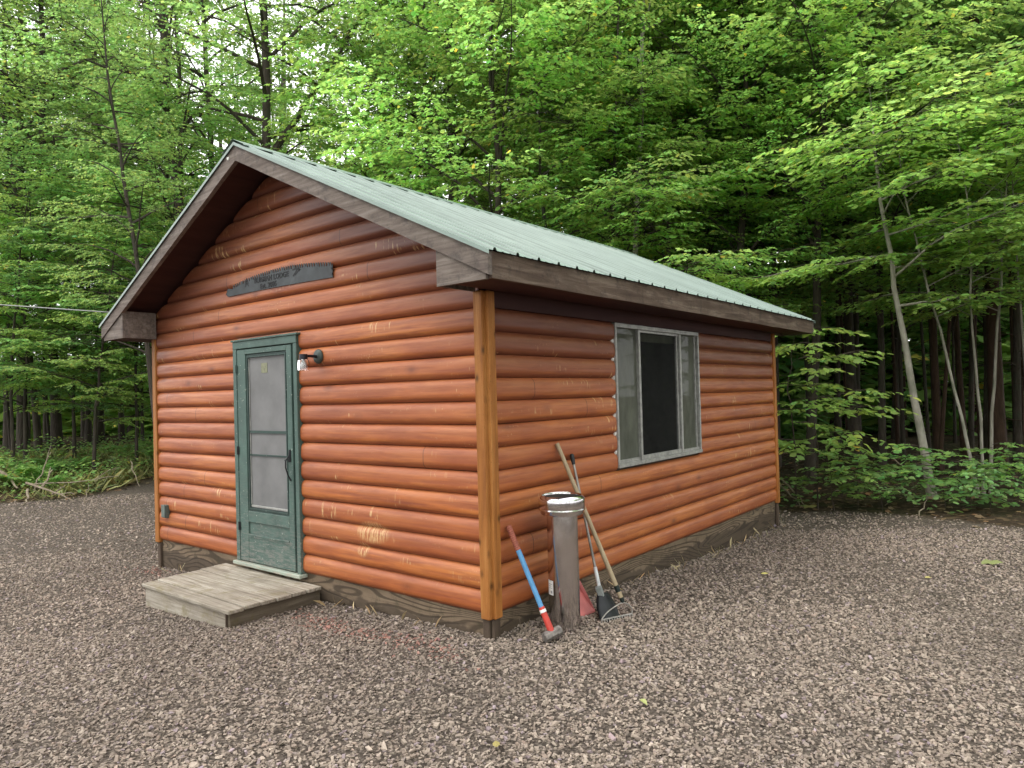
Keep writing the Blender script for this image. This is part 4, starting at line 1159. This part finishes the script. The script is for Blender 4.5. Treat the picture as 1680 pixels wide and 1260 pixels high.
    return (tb.mesh('trunk', bark, True), cb.mesh('crown', [leafm, TWIG]), len(O) * per)


PROTO = {}
def proto(key, **kw): PROTO[key] = make_tree(**kw)

for k in range(3):
    proto(f'tall{k}', seed=10 + k, H=19, r0=0.16, hb=5.0, crown=3.5, nl=42, nsub=11, ntw=17, per=8, size=0.074, elev=(10, 50), wob=0.35, twl=0.42, leaf_fill=0.62)
for k in range(2):
    proto(f'thin{k}', seed=15 + k, H=18, r0=0.15, hb=4.2, crown=3.4, nl=38, nsub=11, ntw=17, per=8, size=0.072, elev=(10, 55), wob=0.4, twl=0.42, leaf_fill=0.50)
for k in range(3):
    proto(f'mid{k}', seed=20 + k, H=12, r0=0.085, hb=2.6, crown=2.7, nl=40, nsub=11, ntw=16, per=8, size=0.070, elev=(10, 48), wob=0.3, leafm=[LEAF_A, LEAF_B, LEAF_A][k], maple=k != 1, twl=0.36)
for k in range(3):
    proto(f'young{k}', seed=30 + k, H=7.2, r0=0.045, hb=1.3, crown=1.75, nl=30, nsub=10, ntw=11, per=8, size=0.072, elev=(5, 45), wob=0.25, leafm=[LEAF_B, LEAF_A, LEAF_C][k], maple=k == 1, twl=0.32)
for k in range(2):
    proto(f'pole{k}', seed=40 + k, H=17, r0=0.085, hb=6.0, crown=2.4, nl=26, nsub=8, ntw=8, per=6, size=0.13, elev=(0, 40), wob=0.3, bark=[BARK_R, BARK_D][k], leafm=LEAF_C, dead=26, maple=True, twl=0.40, leaf_fill=0.55)
proto('pale', seed=45, H=15, r0=0.085, hb=5.0, crown=2.2, nl=26, nsub=8, ntw=12, per=7, size=0.075, elev=(10, 50), wob=0.3, bark=BARK_P, leafm=LEAF_B, leaf_fill=0.6)
proto('vase', seed=51, H=11, r0=0.085, hb=3.6, crown=2.9, nl=34, nsub=11, ntw=16, per=8, size=0.072, elev=(30, 65), wob=0.3, leafm=LEAF_B, twl=0.36)
proto('forked', seed=52, H=18, r0=0.13, hb=6.0, crown=3.2, nl=36, nsub=10, ntw=16, per=8, size=0.074, wob=0.25, leaf_fill=0.55, fork=(6.6, 0.65, 1.0, 0.75), twl=0.42)
proto('edge0', seed=61, H=6.0, r0=0.062, hb=2.7, crown=1.75, nl=17, nsub=9, ntw=8, per=7, size=0.092, elev=(-4, 34), wob=0.10, bark=BARK_P, leafm=LEAF_B, maple=False, bias=(-0.25, -0.7), droop=0.24, twl=0.34)
proto('edge1', seed=62, H=6.6, r0=0.026, hb=2.6, crown=1.9, nl=18, nsub=10, ntw=10, per=8, size=0.088, elev=(-2, 34), wob=0.2, bark=BARK_P, leafm=LEAF_B, maple=False, bias=(-0.3, -0.6), droop=0.24, twl=0.34, bend=-0.10)
proto('seed0', seed=71, H=2.5, r0=0.014, hb=0.7, crown=0.75, nl=11, nsub=5, ntw=4, per=6, size=0.115, elev=(0, 30), wob=0.2, bark=TWIG, leafm=LEAF_B, maple=False, twl=0.34, droop=0.3)
proto('seed1', seed=72, H=1.15, r0=0.009, hb=0.2, crown=0.48, nl=9, nsub=4, ntw=3, per=5, size=0.105, elev=(5, 40), wob=0.1, bark=TWIG, leafm=LEAF_A, maple=True, twl=0.24, droop=0.2)
proto('seed2', seed=73, H=0.8, r0=0.008, hb=0.12, crown=0.42, nl=8, nsub=4, ntw=3, per=5, size=0.10, elev=(5, 35), wob=0.1, bark=TWIG, leafm=LEAF_C, maple=False, twl=0.22, droop=0.25)

NAMES = dict(pale='slender_tree', thin='maple_tree', tall='maple_tree', mid='forest_tree', young='young_tree', pole='slender_tree', vase='spreading_tree', forked='forked_tree', edge='edge_sapling', seed='seedling')
CATS = dict(pale='tree', thin='tree', tall='tree', mid='tree', young='tree', pole='tree', vase='tree', forked='tree', edge='sapling', seed='seedling')


def plant(key, loc, rz, sc=1.0, lean=(0, 0), label=None, group=None, thick=1.0):
    kind = key.rstrip('0123456789')
    r = bpy.data.objects.new(NAMES[kind], None); COL.objects.link(r); r.empty_display_size = 0.2
    r.location = loc; r.scale = (sc, sc, sc)
    # lean is applied in world axes after the turn about the stem
    r.rotation_mode = 'QUATERNION'
    r.rotation_quaternion = (Matrix.Rotation(lean[0], 3, Vector((float(cf[0]), float(cf[1]), 0))) @ Matrix.Rotation(lean[1], 3, Vector((float(cr[0]), float(cr[1]), 0))) @ Matrix.Rotation(rz, 3, 'Z')).to_quaternion()
    tag(r, label, CATS[kind], group)
    tm, cm, _ = PROTO[key]
    o = bpy.data.objects.new('trunk' if kind != 'seed' else 'stem', tm); COL.objects.link(o); o.parent = r; o.scale = (thick, thick, 1)
    o = bpy.data.objects.new('crown' if kind != 'seed' else 'foliage', cm); COL.objects.link(o); o.parent = r
    return r


PX = lambda px, d: spot(px, d)
# --- trees one can single out -------------------------------------------------
def T(key, px, d, rz, sc=1.0, lean=(0, 0), label=None, thick=1.0, group=None): return plant(key, PX(px, d), rz, sc, lean, label, group, thick)

T('thin0', 340, 15.5, 0.3, 1.0, (R(-5), 0), 'thick trunked maple leaning left behind the ridge peak of the roof', 0.85)
T('thin1', 362, 17.5, 2.1, 1.0, (R(-2), 0), 'slimmer maple close behind the leaning thick maple near the roof peak', 0.7)
T('forked', 436, 14.5, 0.4, 1.0, (R(0.5), 0), 'dark tree forking into two stems above the roof peak', 1.0)
T('thin1', 268, 13.0, 1.0, 0.55, (R(-7), 0), 'thin crooked tree leaning left over the left roof slope', 0.75)
T('thin0', 293, 17.0, 4.0, 0.95, (R(1), 0), 'straight dark trunk just left of the roof peak', 0.6)
T('tall0', 752, 15.0, 2.6, 1.0, (R(-1), 0), 'thick dark trunk rising behind the middle of the ridge', 0.95)
T('vase', 822, 12.0, 1.2, 1.0, (0, 0), 'bright green tree with branches fanning out above the middle of the roof', 1.0)
T('tall1', 950, 15.5, 5.0, 1.0, (R(0.5), 0), 'dark straight maple behind the roof right of the fanning tree', 0.95)
T('pale', 1028, 11.8, 0.8, 0.95, (R(3), 0), 'slim pale stemmed tree leaning right behind the roof', 0.75)
T('thin1', 1090, 14.0, 2.0, 1.0, (R(1), 0), 'thin dark stem right of the pale leaning tree', 0.75)
T('mid1', 1145, 15.0, 3.0, 1.0, (0, 0), 'bushy light green tree above the back end of the roof', 1.0)
T('mid2', 1176, 14.5, 4.4, 1.0, (R(1), 0), 'mid green tree with thin trunk over the back roof corner', 0.9)
T('thin0', 1225, 13.5, 0.5, 0.95, (R(0.4), 0), 'grey straight trunk behind the back corner of the cabin', 0.55)
T('thin1', 1250, 14.8, 1.5, 1.0, (R(-1), 0), 'dark trunk just right of the grey trunk at the back corner', 0.62)
T('mid0', 1443, 13.0, 5.5, 1.05, (R(1), 0), 'slender tree with bare side limbs high above the forest edge', 0.75)
T('pole0', 1633, 12.6, 0.9, 1.1, (R(0.5), 0), 'thick reddish brown trunk standing dark at the right of the forest edge', 1.35)
T('edge0', 1523, 10.0, 0.2, 1.0, (R(-7.5), 0), 'pale grey leaning sapling trunk at the gravel edge', 1.0)
T('edge1', 1600, 10.2, 0.5, 1.0, (R(-6), 0), 'thin curved pale sapling leaning left beside the twin stems', 1.0)
T('edge1', 1607, 10.4, 2.0, 1.0, (R(-1.5), 0), 'straight thin whitish sapling, left stem of the close pair', 0.9)
T('edge1', 1618, 10.6, 3.9, 1.02, (R(-0.5), 0), 'thin whitish sapling, right stem of the close pair', 1.0)
T('thin1', 12, 18.5, 0.9, 1.0, (0, 0), 'dark trunk at the far left edge of the woods', 0.65)
T('thin0', 36, 18.0, 2.2, 1.0, (R(0.5), 0), 'broad dark trunk second from the left edge of the woods', 0.78)
T('mid1', 64, 16.5, 3.3, 1.0, (R(-4), 0), 'thin light barked tree leaning left between two dark trunks on the left', 0.95)
T('thin1', 92, 17.2, 4.1, 1.0, (R(-0.6), 0), 'thick dark trunk behind the brush pile', 0.78)
T('thin0', 160, 19.5, 5.2, 1.0, (R(0.5), 0), 'stout dark trunk left of the cabin eave', 0.85)
T('pole1', 198, 21, 0.2, 1.0, (0, 0), 'slender dark trunk close to the left cabin corner', 0.9)
T('young1', 120, 15.5, 1.0, 0.9, (0, 0), 'leafy young tree in front of the dark trunks left of the cabin')
T('young2', 222, 15.6, 2.6, 0.8, (0, 0), 'deep green young tree beside the left corner of the cabin')
T('young0', 20, 14.5, 2.0, 0.85, (0, 0), 'bright young tree at the left edge behind the bank')

for (k_, px, d, rz, s_) in (('young0', 1005, 11.7, 0.4, 1.25), ('young0', 1105, 12.0, 2.2, 1.3), ('mid1', 1060, 13.2, 1.0, 1.0), ('young0', 905, 12.3, 5.5, 1.2)):
    T(k_, px, d, rz, s_, (0, 0), 'leafy understory tree filling the woods behind the cabin roof', 1.0, 'understory trees behind the cabin')

# --- the rest of the woods: nothing tells these apart ----------------------------
rg = np.random.default_rng(99)
taken = []
def free(x, y, r):
    for (a, c, q) in taken:
        if (a - x) ** 2 + (c - y) ** 2 < (r + q) ** 2: return False
    return True
def scatter(keys, n, pxr, dr, sc, label, group, rmin, thick=(0.8, 1.1), bare=False):
    k = 0; tries = 0
    while k < n and tries < 6000:
        tries += 1
        px = rg.uniform(*pxr); d = math.sqrt(rg.uniform(dr[0] ** 2, dr[1] ** 2)); x, y, z = PX(px, d)
        if gravel_edge(x, y) < 0.5 or (-W - 1.6 < x < 1.2 and -1 < y < L + 1.2) or not free(x, y, rmin): continue
        taken.append((x, y, rmin)); key = keys[int(rg.integers(len(keys)))]
        plant(key, (x, y, z), rg.uniform(0, 6.28), rg.uniform(*sc), (R(rg.normal(0, 2.0)), R(rg.normal(0, 1.5))), label, group, rg.uniform(*thick)); k += 1

scatter(['young0', 'young1', 'mid1', 'vase'], 15, (260, 1230), (12.0, 17), (0.85, 1.15), 'leafy understory tree filling the woods behind the cabin roof', 'understory trees behind the cabin', 0.75)
scatter(['mid1', 'vase', 'mid0'], 5, (960, 1330), (12.0, 15.5), (0.95, 1.15), 'leafy understory tree filling the woods behind the cabin roof', 'understory trees behind the cabin', 0.6)
scatter(['mid0', 'mid1', 'thin0', 'tall0', 'tall2'], 8, (420, 1150), (16, 27), (0.9, 1.15), 'forest tree standing deep behind the cabin roof', 'deep forest trees behind the cabin', 0.9)
scatter(['pole0', 'pole1', 'pole0'], 54, (1325, 1800), (12.0, 27), (0.85, 1.15), 'slender dark trunk in the shaded woods on the right', 'dark trunks on the right', 0.36, (0.35, 0.85))
scatter(['mid0', 'mid2', 'mid1'], 6, (1330, 1800), (13.5, 20), (1.0, 1.2), 'shaded leafy tree among the dark trunks on the right', 'shaded leafy trees on the right', 0.7)
scatter(['thin0', 'thin1', 'thin1', 'pole1', 'mid0'], 16, (-90, 300), (20, 36), (0.9, 1.15), 'dark trunk deep in the woods on the left', 'deep woods on the left', 0.7, (0.6, 1.0))
scatter(['young0', 'young1', 'young0', 'young2', 'mid2'], 15, (-80, 260), (14.3, 24), (0.65, 1.05), 'leafy understory tree in the woods on the left', 'understory trees on the left', 0.7)

# edge trees just past the picture on the right: their boughs reach into it
for i, (px, d, rz, s_, th) in enumerate(((1775, 10.2, 0.0, 1.05, 0.8), (1690, 10.8, 0.8, 1.12, 0.32))):
    T('edge0', px, d, rz, s_, (R(-2), 0), ['bright leafed edge tree reaching in from the right side of the picture', 'thin stemmed bright leafed tree right of the thick reddish trunk'][i], th)
# the woods close round the yard behind the photographer too
k = 0
while k < 38:
    a = rg.uniform(-math.pi * 0.95, math.pi * 0.42); q = rg.uniform(13, 21); x, y = 1.0 + q * math.cos(a), -1.0 + q * math.sin(a)
    if x < -9 or not free(x, y, 1.0) or (((x - CAM[0]) * cf[0] + (y - CAM[1]) * cf[1]) > -2 and x < 9 and y < 3) or (x < 4.8 and y > 3): continue
    taken.append((x, y, 1.0)); key = ['tall0', 'tall1', 'mid0', 'mid2', 'tall2', 'young2'][k % 6]
    plant(key, (x, y, -0.3), rg.uniform(0, 6.28), rg.uniform(0.9, 1.1), (0, 0), 'tree closing the yard on the side behind the photographer', 'trees behind the photographer'); k += 1

# seedlings along the gravel edge on the right
SD = [('seed0', 1335, 9.6, 0.2, 0.95, 'tall thin seedling with hanging leaves just past the back corner of the cabin'),
      ('seed0', 1300, 9.9, 2.2, 1.05, 'leafy seedling half hidden by the back corner post'),
      ('seed1', 1362, 9.2, 1.2, 0.85, 'bushy seedling with bright top leaves left of the leaning sapling'),
      ('seed1', 1400, 9.4, 3.1, 0.75, 'low seedling between the bushy seedling and the leaning sapling'),
      ('seed2', 1440, 9.3, 0.4, 0.85, 'dark low seedling at the gravel edge left of the leaning sapling'),
      ('seed1', 1492, 9.3, 4.0, 0.8, 'seedling with bright leaves touching the foot of the leaning sapling'),
      ('seed2', 1545, 9.1, 5.0, 0.9, 'low seedling right of the leaning sapling foot'),
      ('seed1', 1570, 9.5, 2.0, 0.6, 'seedling left of the foot of the curved sapling'),
      ('seed1', 1635, 9.3, 0.8, 0.75, 'flat topped seedling beside the twin pale stems'),
      ('seed2', 1618, 8.9, 3.3, 0.8, 'low seedling in front of the twin pale stems'),
      ('seed1', 1668, 9.0, 5.4, 0.65, 'seedling at the right edge of the picture by the gravel'),
      ('seed2', 1585, 8.95, 1.1, 0.7, 'small seedling at the gravel edge below the curved sapling')]
for (k, px, d, rz, s_, lb) in SD: T(k, px, d, rz, s_, (0, 0), lb, 1.0, 'seedlings along the gravel edge')

# far-off wood closing the view
def far_wood():
    rg = np.random.default_rng(5); b = MB()
    n = 46000
    px = rg.uniform(-500, 2200, n); d = rg.uniform(30, 60, n)
    v = cf[None, :2] + cr[None, :2] * ((px - 840) / F)[:, None]
    p = CAM[None, :2] + d[:, None] * v
    z = rg.uniform(0, 1, n) ** 0.8 * 17 - 0.3
    dens = np.where(px < 330, np.where(z < 3, 0.75, np.where(z < 5, 0.3, 0.14)), np.where(px < 600, 0.16, np.where(px < 1300, 0.20, 1.0))) * np.where(z < 4, 2.0, 1)
    k = rg.random(n) < dens; p, z, n = p[k], z[k], int(k.sum())
    m = 24000; pxr = rg.uniform(1330, 2000, m); d = rg.uniform(21, 38, m)
    v = cf[None, :2] + cr[None, :2] * ((pxr - 840) / F)[:, None]
    p = np.concatenate([p, CAM[None, :2] + d[:, None] * v]); z = np.concatenate([z, rg.uniform(-0.2, 8.5, m)]); n += m
    mL = 11000; pxl = rg.uniform(-350, 335, mL); dL = rg.uniform(25, 36, mL); vL = cf[None, :2] + cr[None, :2] * ((pxl - 840) / F)[:, None]
    p = np.concatenate([p, CAM[None, :2] + dL[:, None] * vL]); z = np.concatenate([z, rg.uniform(-0.2, 3.0, mL)]); n += mL
    m = 9000; pxr = rg.uniform(1120, 1345, m); d = rg.uniform(20, 34, m)
    v = cf[None, :2] + cr[None, :2] * ((pxr - 840) / F)[:, None]
    p = np.concatenate([p, CAM[None, :2] + d[:, None] * v]); z = np.concatenate([z, rg.uniform(-0.2, 5.0, m)]); n += m
    P = np.column_stack([p, z]); a = rg.uniform(0, 6.28, n)
    D = np.stack([np.cos(a), np.sin(a), rg.normal(-0.15, 0.2, n)], -1); N = np.stack([rg.normal(0, .35, n), rg.normal(0, .35, n), np.ones(n)], -1)
    lf = (P[:, 0] < -22) & (np.abs(P[:, 1]) < 30); sz = rg.uniform(0.30, 0.75, n)
    for msk, mi in ((lf, 2), (~lf, 0)): add_leaves(b, P[msk], D[msk], N[msk], sz[msk], mi, rg, None, True)
    for i in range(150):
        q = rg.uniform(-400, 2100); dd = rg.uniform(28, 55); x, y, zz = spot(q, dd)
        b.tube([(x, y, zz - .2), (x + rg.normal(0, .2), y, 8), (x + rg.normal(0, .4), y, 18)], [rg.uniform(.08, .2), .1, .04], 6, 1, False)
    o = b.build('far_woods', [LEAF_A, BARK_D, LEAF_B]); tag(o, 'distant mass of leaves and trunks closing off the forest', 'woods', None, 'stuff')


far_wood()


# ------------------------------------------------------------------ ground cover
def undergrowth():
    rg = np.random.default_rng(8)
    # dry grass, ferns and weeds on the bank at the left
    b = MB(); n = 30000
    x = rg.uniform(-16.5, -11.0, n); y = rg.uniform(-3.5, 9, n); e = gravel_edge(x, y)
    clump = np.sin(x * 2.3 + 1) * np.sin(y * 1.9) * 0.5 + 0.5
    k = (e > rg.uniform(0.0, 0.45, n)) & (rg.random(n) < 0.35 + 0.65 * clump); x, y, e, clump = x[k], y[k], e[k], clump[k]; n = len(x)
    z = ground_z(x, y) - 0.01; a = rg.uniform(0, 6.28, n)
    D = np.stack([np.cos(a), np.sin(a), rg.uniform(0.3, 1.6, n)], -1); N = np.stack([-np.sin(a) * .3, np.cos(a) * .3, rg.uniform(0.2, 1, n)], -1)
    h = rg.uniform(0.10, 0.36, n) * (0.6 + 0.8 * clump)
    add_leaves(b, np.column_stack([x, y, z]), D, N, h, 0, rg, None, False, 0.4, width=0.075)
    # small broad leaves between them
    m = 12000; i = rg.integers(0, n, m)
    P = np.column_stack([x[i] + rg.normal(0, .12, m), y[i] + rg.normal(0, .12, m), z[i] + rg.uniform(0.03, 0.42, m) * (0.5 + clump[i])])
    a = rg.uniform(0, 6.28, m); D = np.stack([np.cos(a), np.sin(a), rg.uniform(-.5, .1, m)], -1); N = np.stack([rg.normal(0, .3, m), rg.normal(0, .3, m), np.ones(m)], -1)
    add_leaves(b, P, D, N, rg.uniform(0.05, 0.11, m), 1, rg, None, False, 0.25)
    # fern fronds: leaflets in two rows along arching stems
    for c in range(46):
        cx, cy = rg.uniform(-16, -12.2), rg.uniform(-2.5, 7.5)
        if gravel_edge(cx, cy) < 0.5: continue
        cz = float(ground_z(cx, cy))
        for f in range(int(rg.integers(5, 9))):
            az = rg.uniform(0, 6.28); ln = rg.uniform(0.4, 0.75); s = np.linspace(0.15, 1, 16)
            ctr = np.stack([cx + np.cos(az) * ln * s * 0.8, cy + np.sin(az) * ln * s * 0.8, cz + ln * (s * 1.1 - 0.75 * s * s)], -1)
            for sg in (-1, 1):
                dd = rotz(np.tile([[math.cos(az), math.sin(az), -0.15]], (16, 1)), np.full(16, sg * 1.15))
                add_leaves(b, ctr, dd, np.tile([[0, 0, 1.0]], (16, 1)), 0.17 * np.sin(math.pi * (0.12 + 0.86 * s)) * ln / 0.6, 1, rg, None, False, 0.15, width=0.5)
    o = b.build('undergrowth', [LEAF_G, LEAF_A]); tag(o, 'tangle of dry grass, weeds and ferns on the bank at the left', 'undergrowth', None, 'stuff')
    # low leafy cover on the right and litter in the woods
    b = MB(); n = 3200
    px = rg.uniform(1240, 1790, n); d = rg.uniform(8.6, 14.5, n)
    v = cf[None, :2] + cr[None, :2] * ((px - 840) / F)[:, None]; p = CAM[None, :2] + d[:, None] * v; e = gravel_edge(p[:, 0], p[:, 1])
    cl = np.sin(p[:, 0] * 2.9) * np.sin(p[:, 1] * 2.3 + 1) * 0.5 + 0.5
    k = (e > rg.uniform(0.0, 0.5, n)) & (rg.random(n) < cl ** 1.5 * np.exp(-e / 2.2)); p = p[k]; n = len(p)
    P = np.column_stack([p, ground_z(p[:, 0], p[:, 1]) + rg.uniform(0.02, 0.28, n)])
    a = rg.uniform(0, 6.28, n); D = np.stack([np.cos(a), np.sin(a), rg.uniform(-.4, .15, n)], -1); N = np.stack([rg.normal(0, .3, n), rg.normal(0, .3, n), np.ones(n)], -1)
    add_leaves(b, P, D, N, rg.uniform(0.06, 0.12, n), 0, rg, None, True)
    o = b.build('ground_cover', [LEAF_C]); tag(o, 'low green leaves covering the forest edge on the right', 'ground cover', None, 'stuff')
    b = MB(); n = 16000
    x = rg.uniform(-18, 7, n); y = rg.uniform(-4, 15, n); e = gravel_edge(x, y); k = (e > rg.uniform(-0.30, 0.2, n)) & (rg.random(n) < np.exp(-np.maximum(e, 0) / 4)); x, y = x[k], y[k]; n = len(x)
    k2 = ~((x > -W) & (x < 0) & (y > 0) & (y < L)); x, y = x[k2], y[k2]; n = len(x)
    a = rg.uniform(0, 6.28, n); D = np.stack([np.cos(a), np.sin(a), rg.normal(0, .15, n)], -1); N = np.stack([rg.normal(0, .3, n), rg.normal(0, .3, n), np.ones(n)], -1)
    add_leaves(b, np.column_stack([x, y, ground_z(x, y) + rg.uniform(0.006, 0.03, n)]), D, N, rg.uniform(0.05, 0.11, n), 0, rg, rg.uniform(0.5, 1.8, n), True)
    o = b.build('leaf_litter', [LITTER]); tag(o, 'brown dead leaves scattered along the forest edge', 'leaf litter', None, 'stuff')
    # wisps of dry grass at the foot of the walls
    b = MB(); n = 110
    t = rg.random(n); onside = rg.random(n) < 0.72
    x = np.where(onside, rg.uniform(0.03, 0.16, n), -W * t); y = np.where(onside, rg.uniform(0.1, L, n), -rg.uniform(0.03, 0.12, n))
    k = ~((x < -1.6) & (x > -3.0)); x, y = x[k], y[k]; n = len(x)
    a = rg.uniform(0, 6.28, n); D = np.stack([np.cos(a), np.sin(a), rg.uniform(0.2, 1.5, n)], -1); N = np.stack([rg.normal(0, 1, n), rg.normal(0, 1, n), np.ones(n)], -1)
    add_leaves(b, np.column_stack([x, y, ground_z(x, y)]), D, N, rg.uniform(0.05, 0.17, n), 0, rg, rg.uniform(0.7, 1.5, n), False, width=0.035)
    o = b.build('dry_grass', [STRAW]); tag(o, 'wisps of dry grass at the foot of the cabin walls', 'grass', None, 'stuff')


undergrowth()

# ------------------------------------------------------------------ fallen branches, wire, stray leaves
def branch(name, P, r0, label, group=None, mat=DRY, fk=1):
    P = np.array(P, float); c = P[0].copy(); b = MB(); n = 8
    t = np.linspace(0, 1, n); k = np.linspace(0, 1, len(P))
    Q = np.stack([np.interp(t, k, P[:, i] - c[i]) for i in range(3)], -1); Q[1:-1] += np.random.default_rng(abs(hash(label)) % 1000 if False else len(label)).normal(0, 0.012, (n - 2, 3))
    b.tube(Q, np.linspace(r0, r0 * 0.35, n), 7)
    if fk:
        q = Q[5]; d = Q[6] - Q[4]; d /= np.linalg.norm(d); L_ = np.linalg.norm(Q[-1] - Q[0]) * 0.3
        b.tube([q, q + d * L_ * 0.6 + np.array([0, 0, L_ * 0.3]), q + d * L_ + np.array([0, 0, L_ * 0.35])], [r0 * 0.5, r0 * 0.35, r0 * 0.2], 6)
    o = b.build(name, mat, None, True); o.location = c; return tag(o, label, 'branch', group)


def S(px, d, h): x, y, z = spot(px, d); return (x, y, z + h)
G = 'dry branches of the brush pile'
branch('fallen_branch', [S(53, 12.9, 0.05), S(66, 13.0, 0.42), S(82, 13.2, 0.75)], .016, 'dry branch rising steeply to the right out of the brush pile', G)
branch('fallen_branch', [S(40, 12.3, 0.32), S(80, 12.2, 0.18), S(118, 12.1, 0.02)], .022, 'long dry branch sloping down to the gravel in the brush pile', G)
branch('fallen_branch', [S(48, 12.4, 0.28), S(120, 12.6, 0.30), S(192, 12.8, 0.36)], .014, 'long thin branch lying level across the brush', G)
branch('fallen_branch', [S(43, 12.2, 0.22), S(42, 12.0, 0.08), S(33, 11.8, 0.0)], .024, 'short thick branch ending on the gravel at the left', G, fk=0)
branch('fallen_branch', [S(-5, 13.0, 0.35), S(12, 13.0, 0.24), S(26, 12.8, 0.12)], .04, 'grey log end at the left edge of the picture', G, fk=0)
branch('fallen_branch', [S(66, 12.6, 0.20), S(76, 12.8, 0.32), S(84, 13.0, 0.46)], .024, 'stubby forked branch in the middle of the brush pile', G)
branch('fallen_branch', [S(82, 12.3, 0.12), S(94, 12.3, 0.20), S(104, 12.4, 0.27)], .018, 'short dry branch crossing the long sloping one', G, fk=0)
branch('fallen_branch', [S(135, 12.0, 0.0), S(138, 12.1, 0.15), S(142, 12.2, 0.32)], .010, 'thin upright stick near the gravel edge on the left', G, fk=0)
branch('fallen_branch', [S(212, 12.8, 0.62), S(217, 12.7, 0.40), S(226, 12.6, 0.18)], .010, 'thin pale stick standing in the grass near the cabin corner', G, fk=0)
branch('fallen_branch', [S(58, 12.0, 0.0), S(66, 12.05, 0.05), S(72, 12.1, 0.12)], .010, 'small twig lying at the gravel edge under the brush pile', G, fk=0)
branch('fallen_branch', [S(1276, 10.4, 0.30), S(1300, 10.0, 0.15), S(1316, 9.7, 0.02)], .016, 'pale pole lying behind the back corner, upper of two', 'pale poles behind the back corner', fk=0)
branch('fallen_branch', [S(1274, 10.2, 0.24), S(1296, 9.9, 0.11), S(1312, 9.6, 0.01)], .014, 'pale pole lying behind the back corner, lower of two', 'pale poles behind the back corner', fk=0)
branch('fallen_branch', [S(1500, 8.8, 0.0), S(1508, 8.9, 0.10), S(1514, 9.0, 0.22)], .009, 'crooked stick leaning at the foot of the leaning sapling', None, fk=0)
branch('fallen_branch', [S(1460, 10.4, 0.5), S(1478, 10.2, 0.42), S(1486, 10.1, 0.36)], .010, 'grey broken branch left of the leaning sapling')

b = MB(); A = np.array(S(-260, 13.5, 0)); A[2] = 3.55; B = np.array(S(260, 13.5, 0)); B[2] = 3.15
P = [A + (B - A) * t + np.array([0, 0, -0.35 * 4 * t * (1 - t)]) for t in np.linspace(0, 1, 24)]
A = np.array(spot(-400, 12.5)); B = np.array((-W - 0.2, 2.6, 2.3))
ctl = [(-300, 13.0, 522 - 60), (0, 12.5, 500), (100, 12.2, 507), (175, 12.0, 512), (260, 11.8, 517)]
P = []
for (px, d, py) in ctl:
    v = cf + cr * (px - 840) / F - cu * (py - 630) / F; P.append(CAM + d * v)
P = np.array(P); tt = np.linspace(0, 1, 24); P = np.stack([np.interp(tt, np.linspace(0, 1, len(P)), P[:, i]) for i in range(3)], -1)
b.tube(P, .010, 7); tag(b.build('overhead_wire', plain('pale_wire', (0.25, 0.25, 0.25), 0.5, 0.2), None, True), 'pale overhead wire strung through the trees left of the cabin', 'wire')

for i, (px, py, s_, lb, mt) in enumerate(((813, 1215, .055, 'pale yellow narrow leaf on the gravel nearest the camera', YELLOWL), (1050, 1147, .05, 'yellow leaf on the gravel in front of the cabin corner', YELLOWL),
                                     (1610, 921, .13, 'pale green broad leaf lying on the gravel at the right', YELLOWL), (1318, 831, .15, 'large pale dead leaf by the back corner of the cabin', YELLOWL),
                                     (1248, 941, .05, 'small white leaf on the gravel below the side wall', YELLOWL), (1517, 948, .05, 'small pale leaf on the gravel on the right', YELLOWL))):
    v = cf + cr * (px - 840) / F - cu * (py - 630) / F; t = (-0.2 - CAM[2]) / v[2]
    for _ in range(6): p = CAM + t * v; t = (float(ground_z(p[0], p[1])) + 0.022 - CAM[2]) / v[2]
    p = CAM + t * v; b = MB(); rq = np.random.default_rng(i)
    add_leaves(b, np.zeros((1, 3)), np.array([[1.0, 0.4 * i - 1, 0.1]]), np.array([[0.1, -0.2, 1]]), np.array([s_ * 1.3]), 0, rq, None, s_ > .1, 0.05, width=0.75 if s_ < .1 else 1)
    o = b.build('fallen_leaf', mt); o.location = tuple(p); tag(o, lb, 'leaf', 'fallen leaves on the gravel')

# ------------------------------------------------------------------ render settings
SC.render.engine = 'CYCLES'
cy = SC.cycles
cy.max_bounces = 9; cy.diffuse_bounces = 8; cy.glossy_bounces = 3; cy.transmission_bounces = 4; cy.transparent_max_bounces = 6
cy.caustics_reflective = False; cy.caustics_refractive = False; cy.sample_clamp_indirect = 6.0
cy.use_denoising = True; cy.use_adaptive_sampling = True; cy.adaptive_threshold = 0.015
SC.view_settings.view_transform = 'Standard'; SC.view_settings.look = 'None'; SC.view_settings.exposure = 0.0; SC.view_settings.gamma = 1.0
SC.render.resolution_x = 1024; SC.render.resolution_y = 768
print('leaves', {k: v[2] for k, v in PROTO.items()}, 'objects', len(bpy.data.objects))
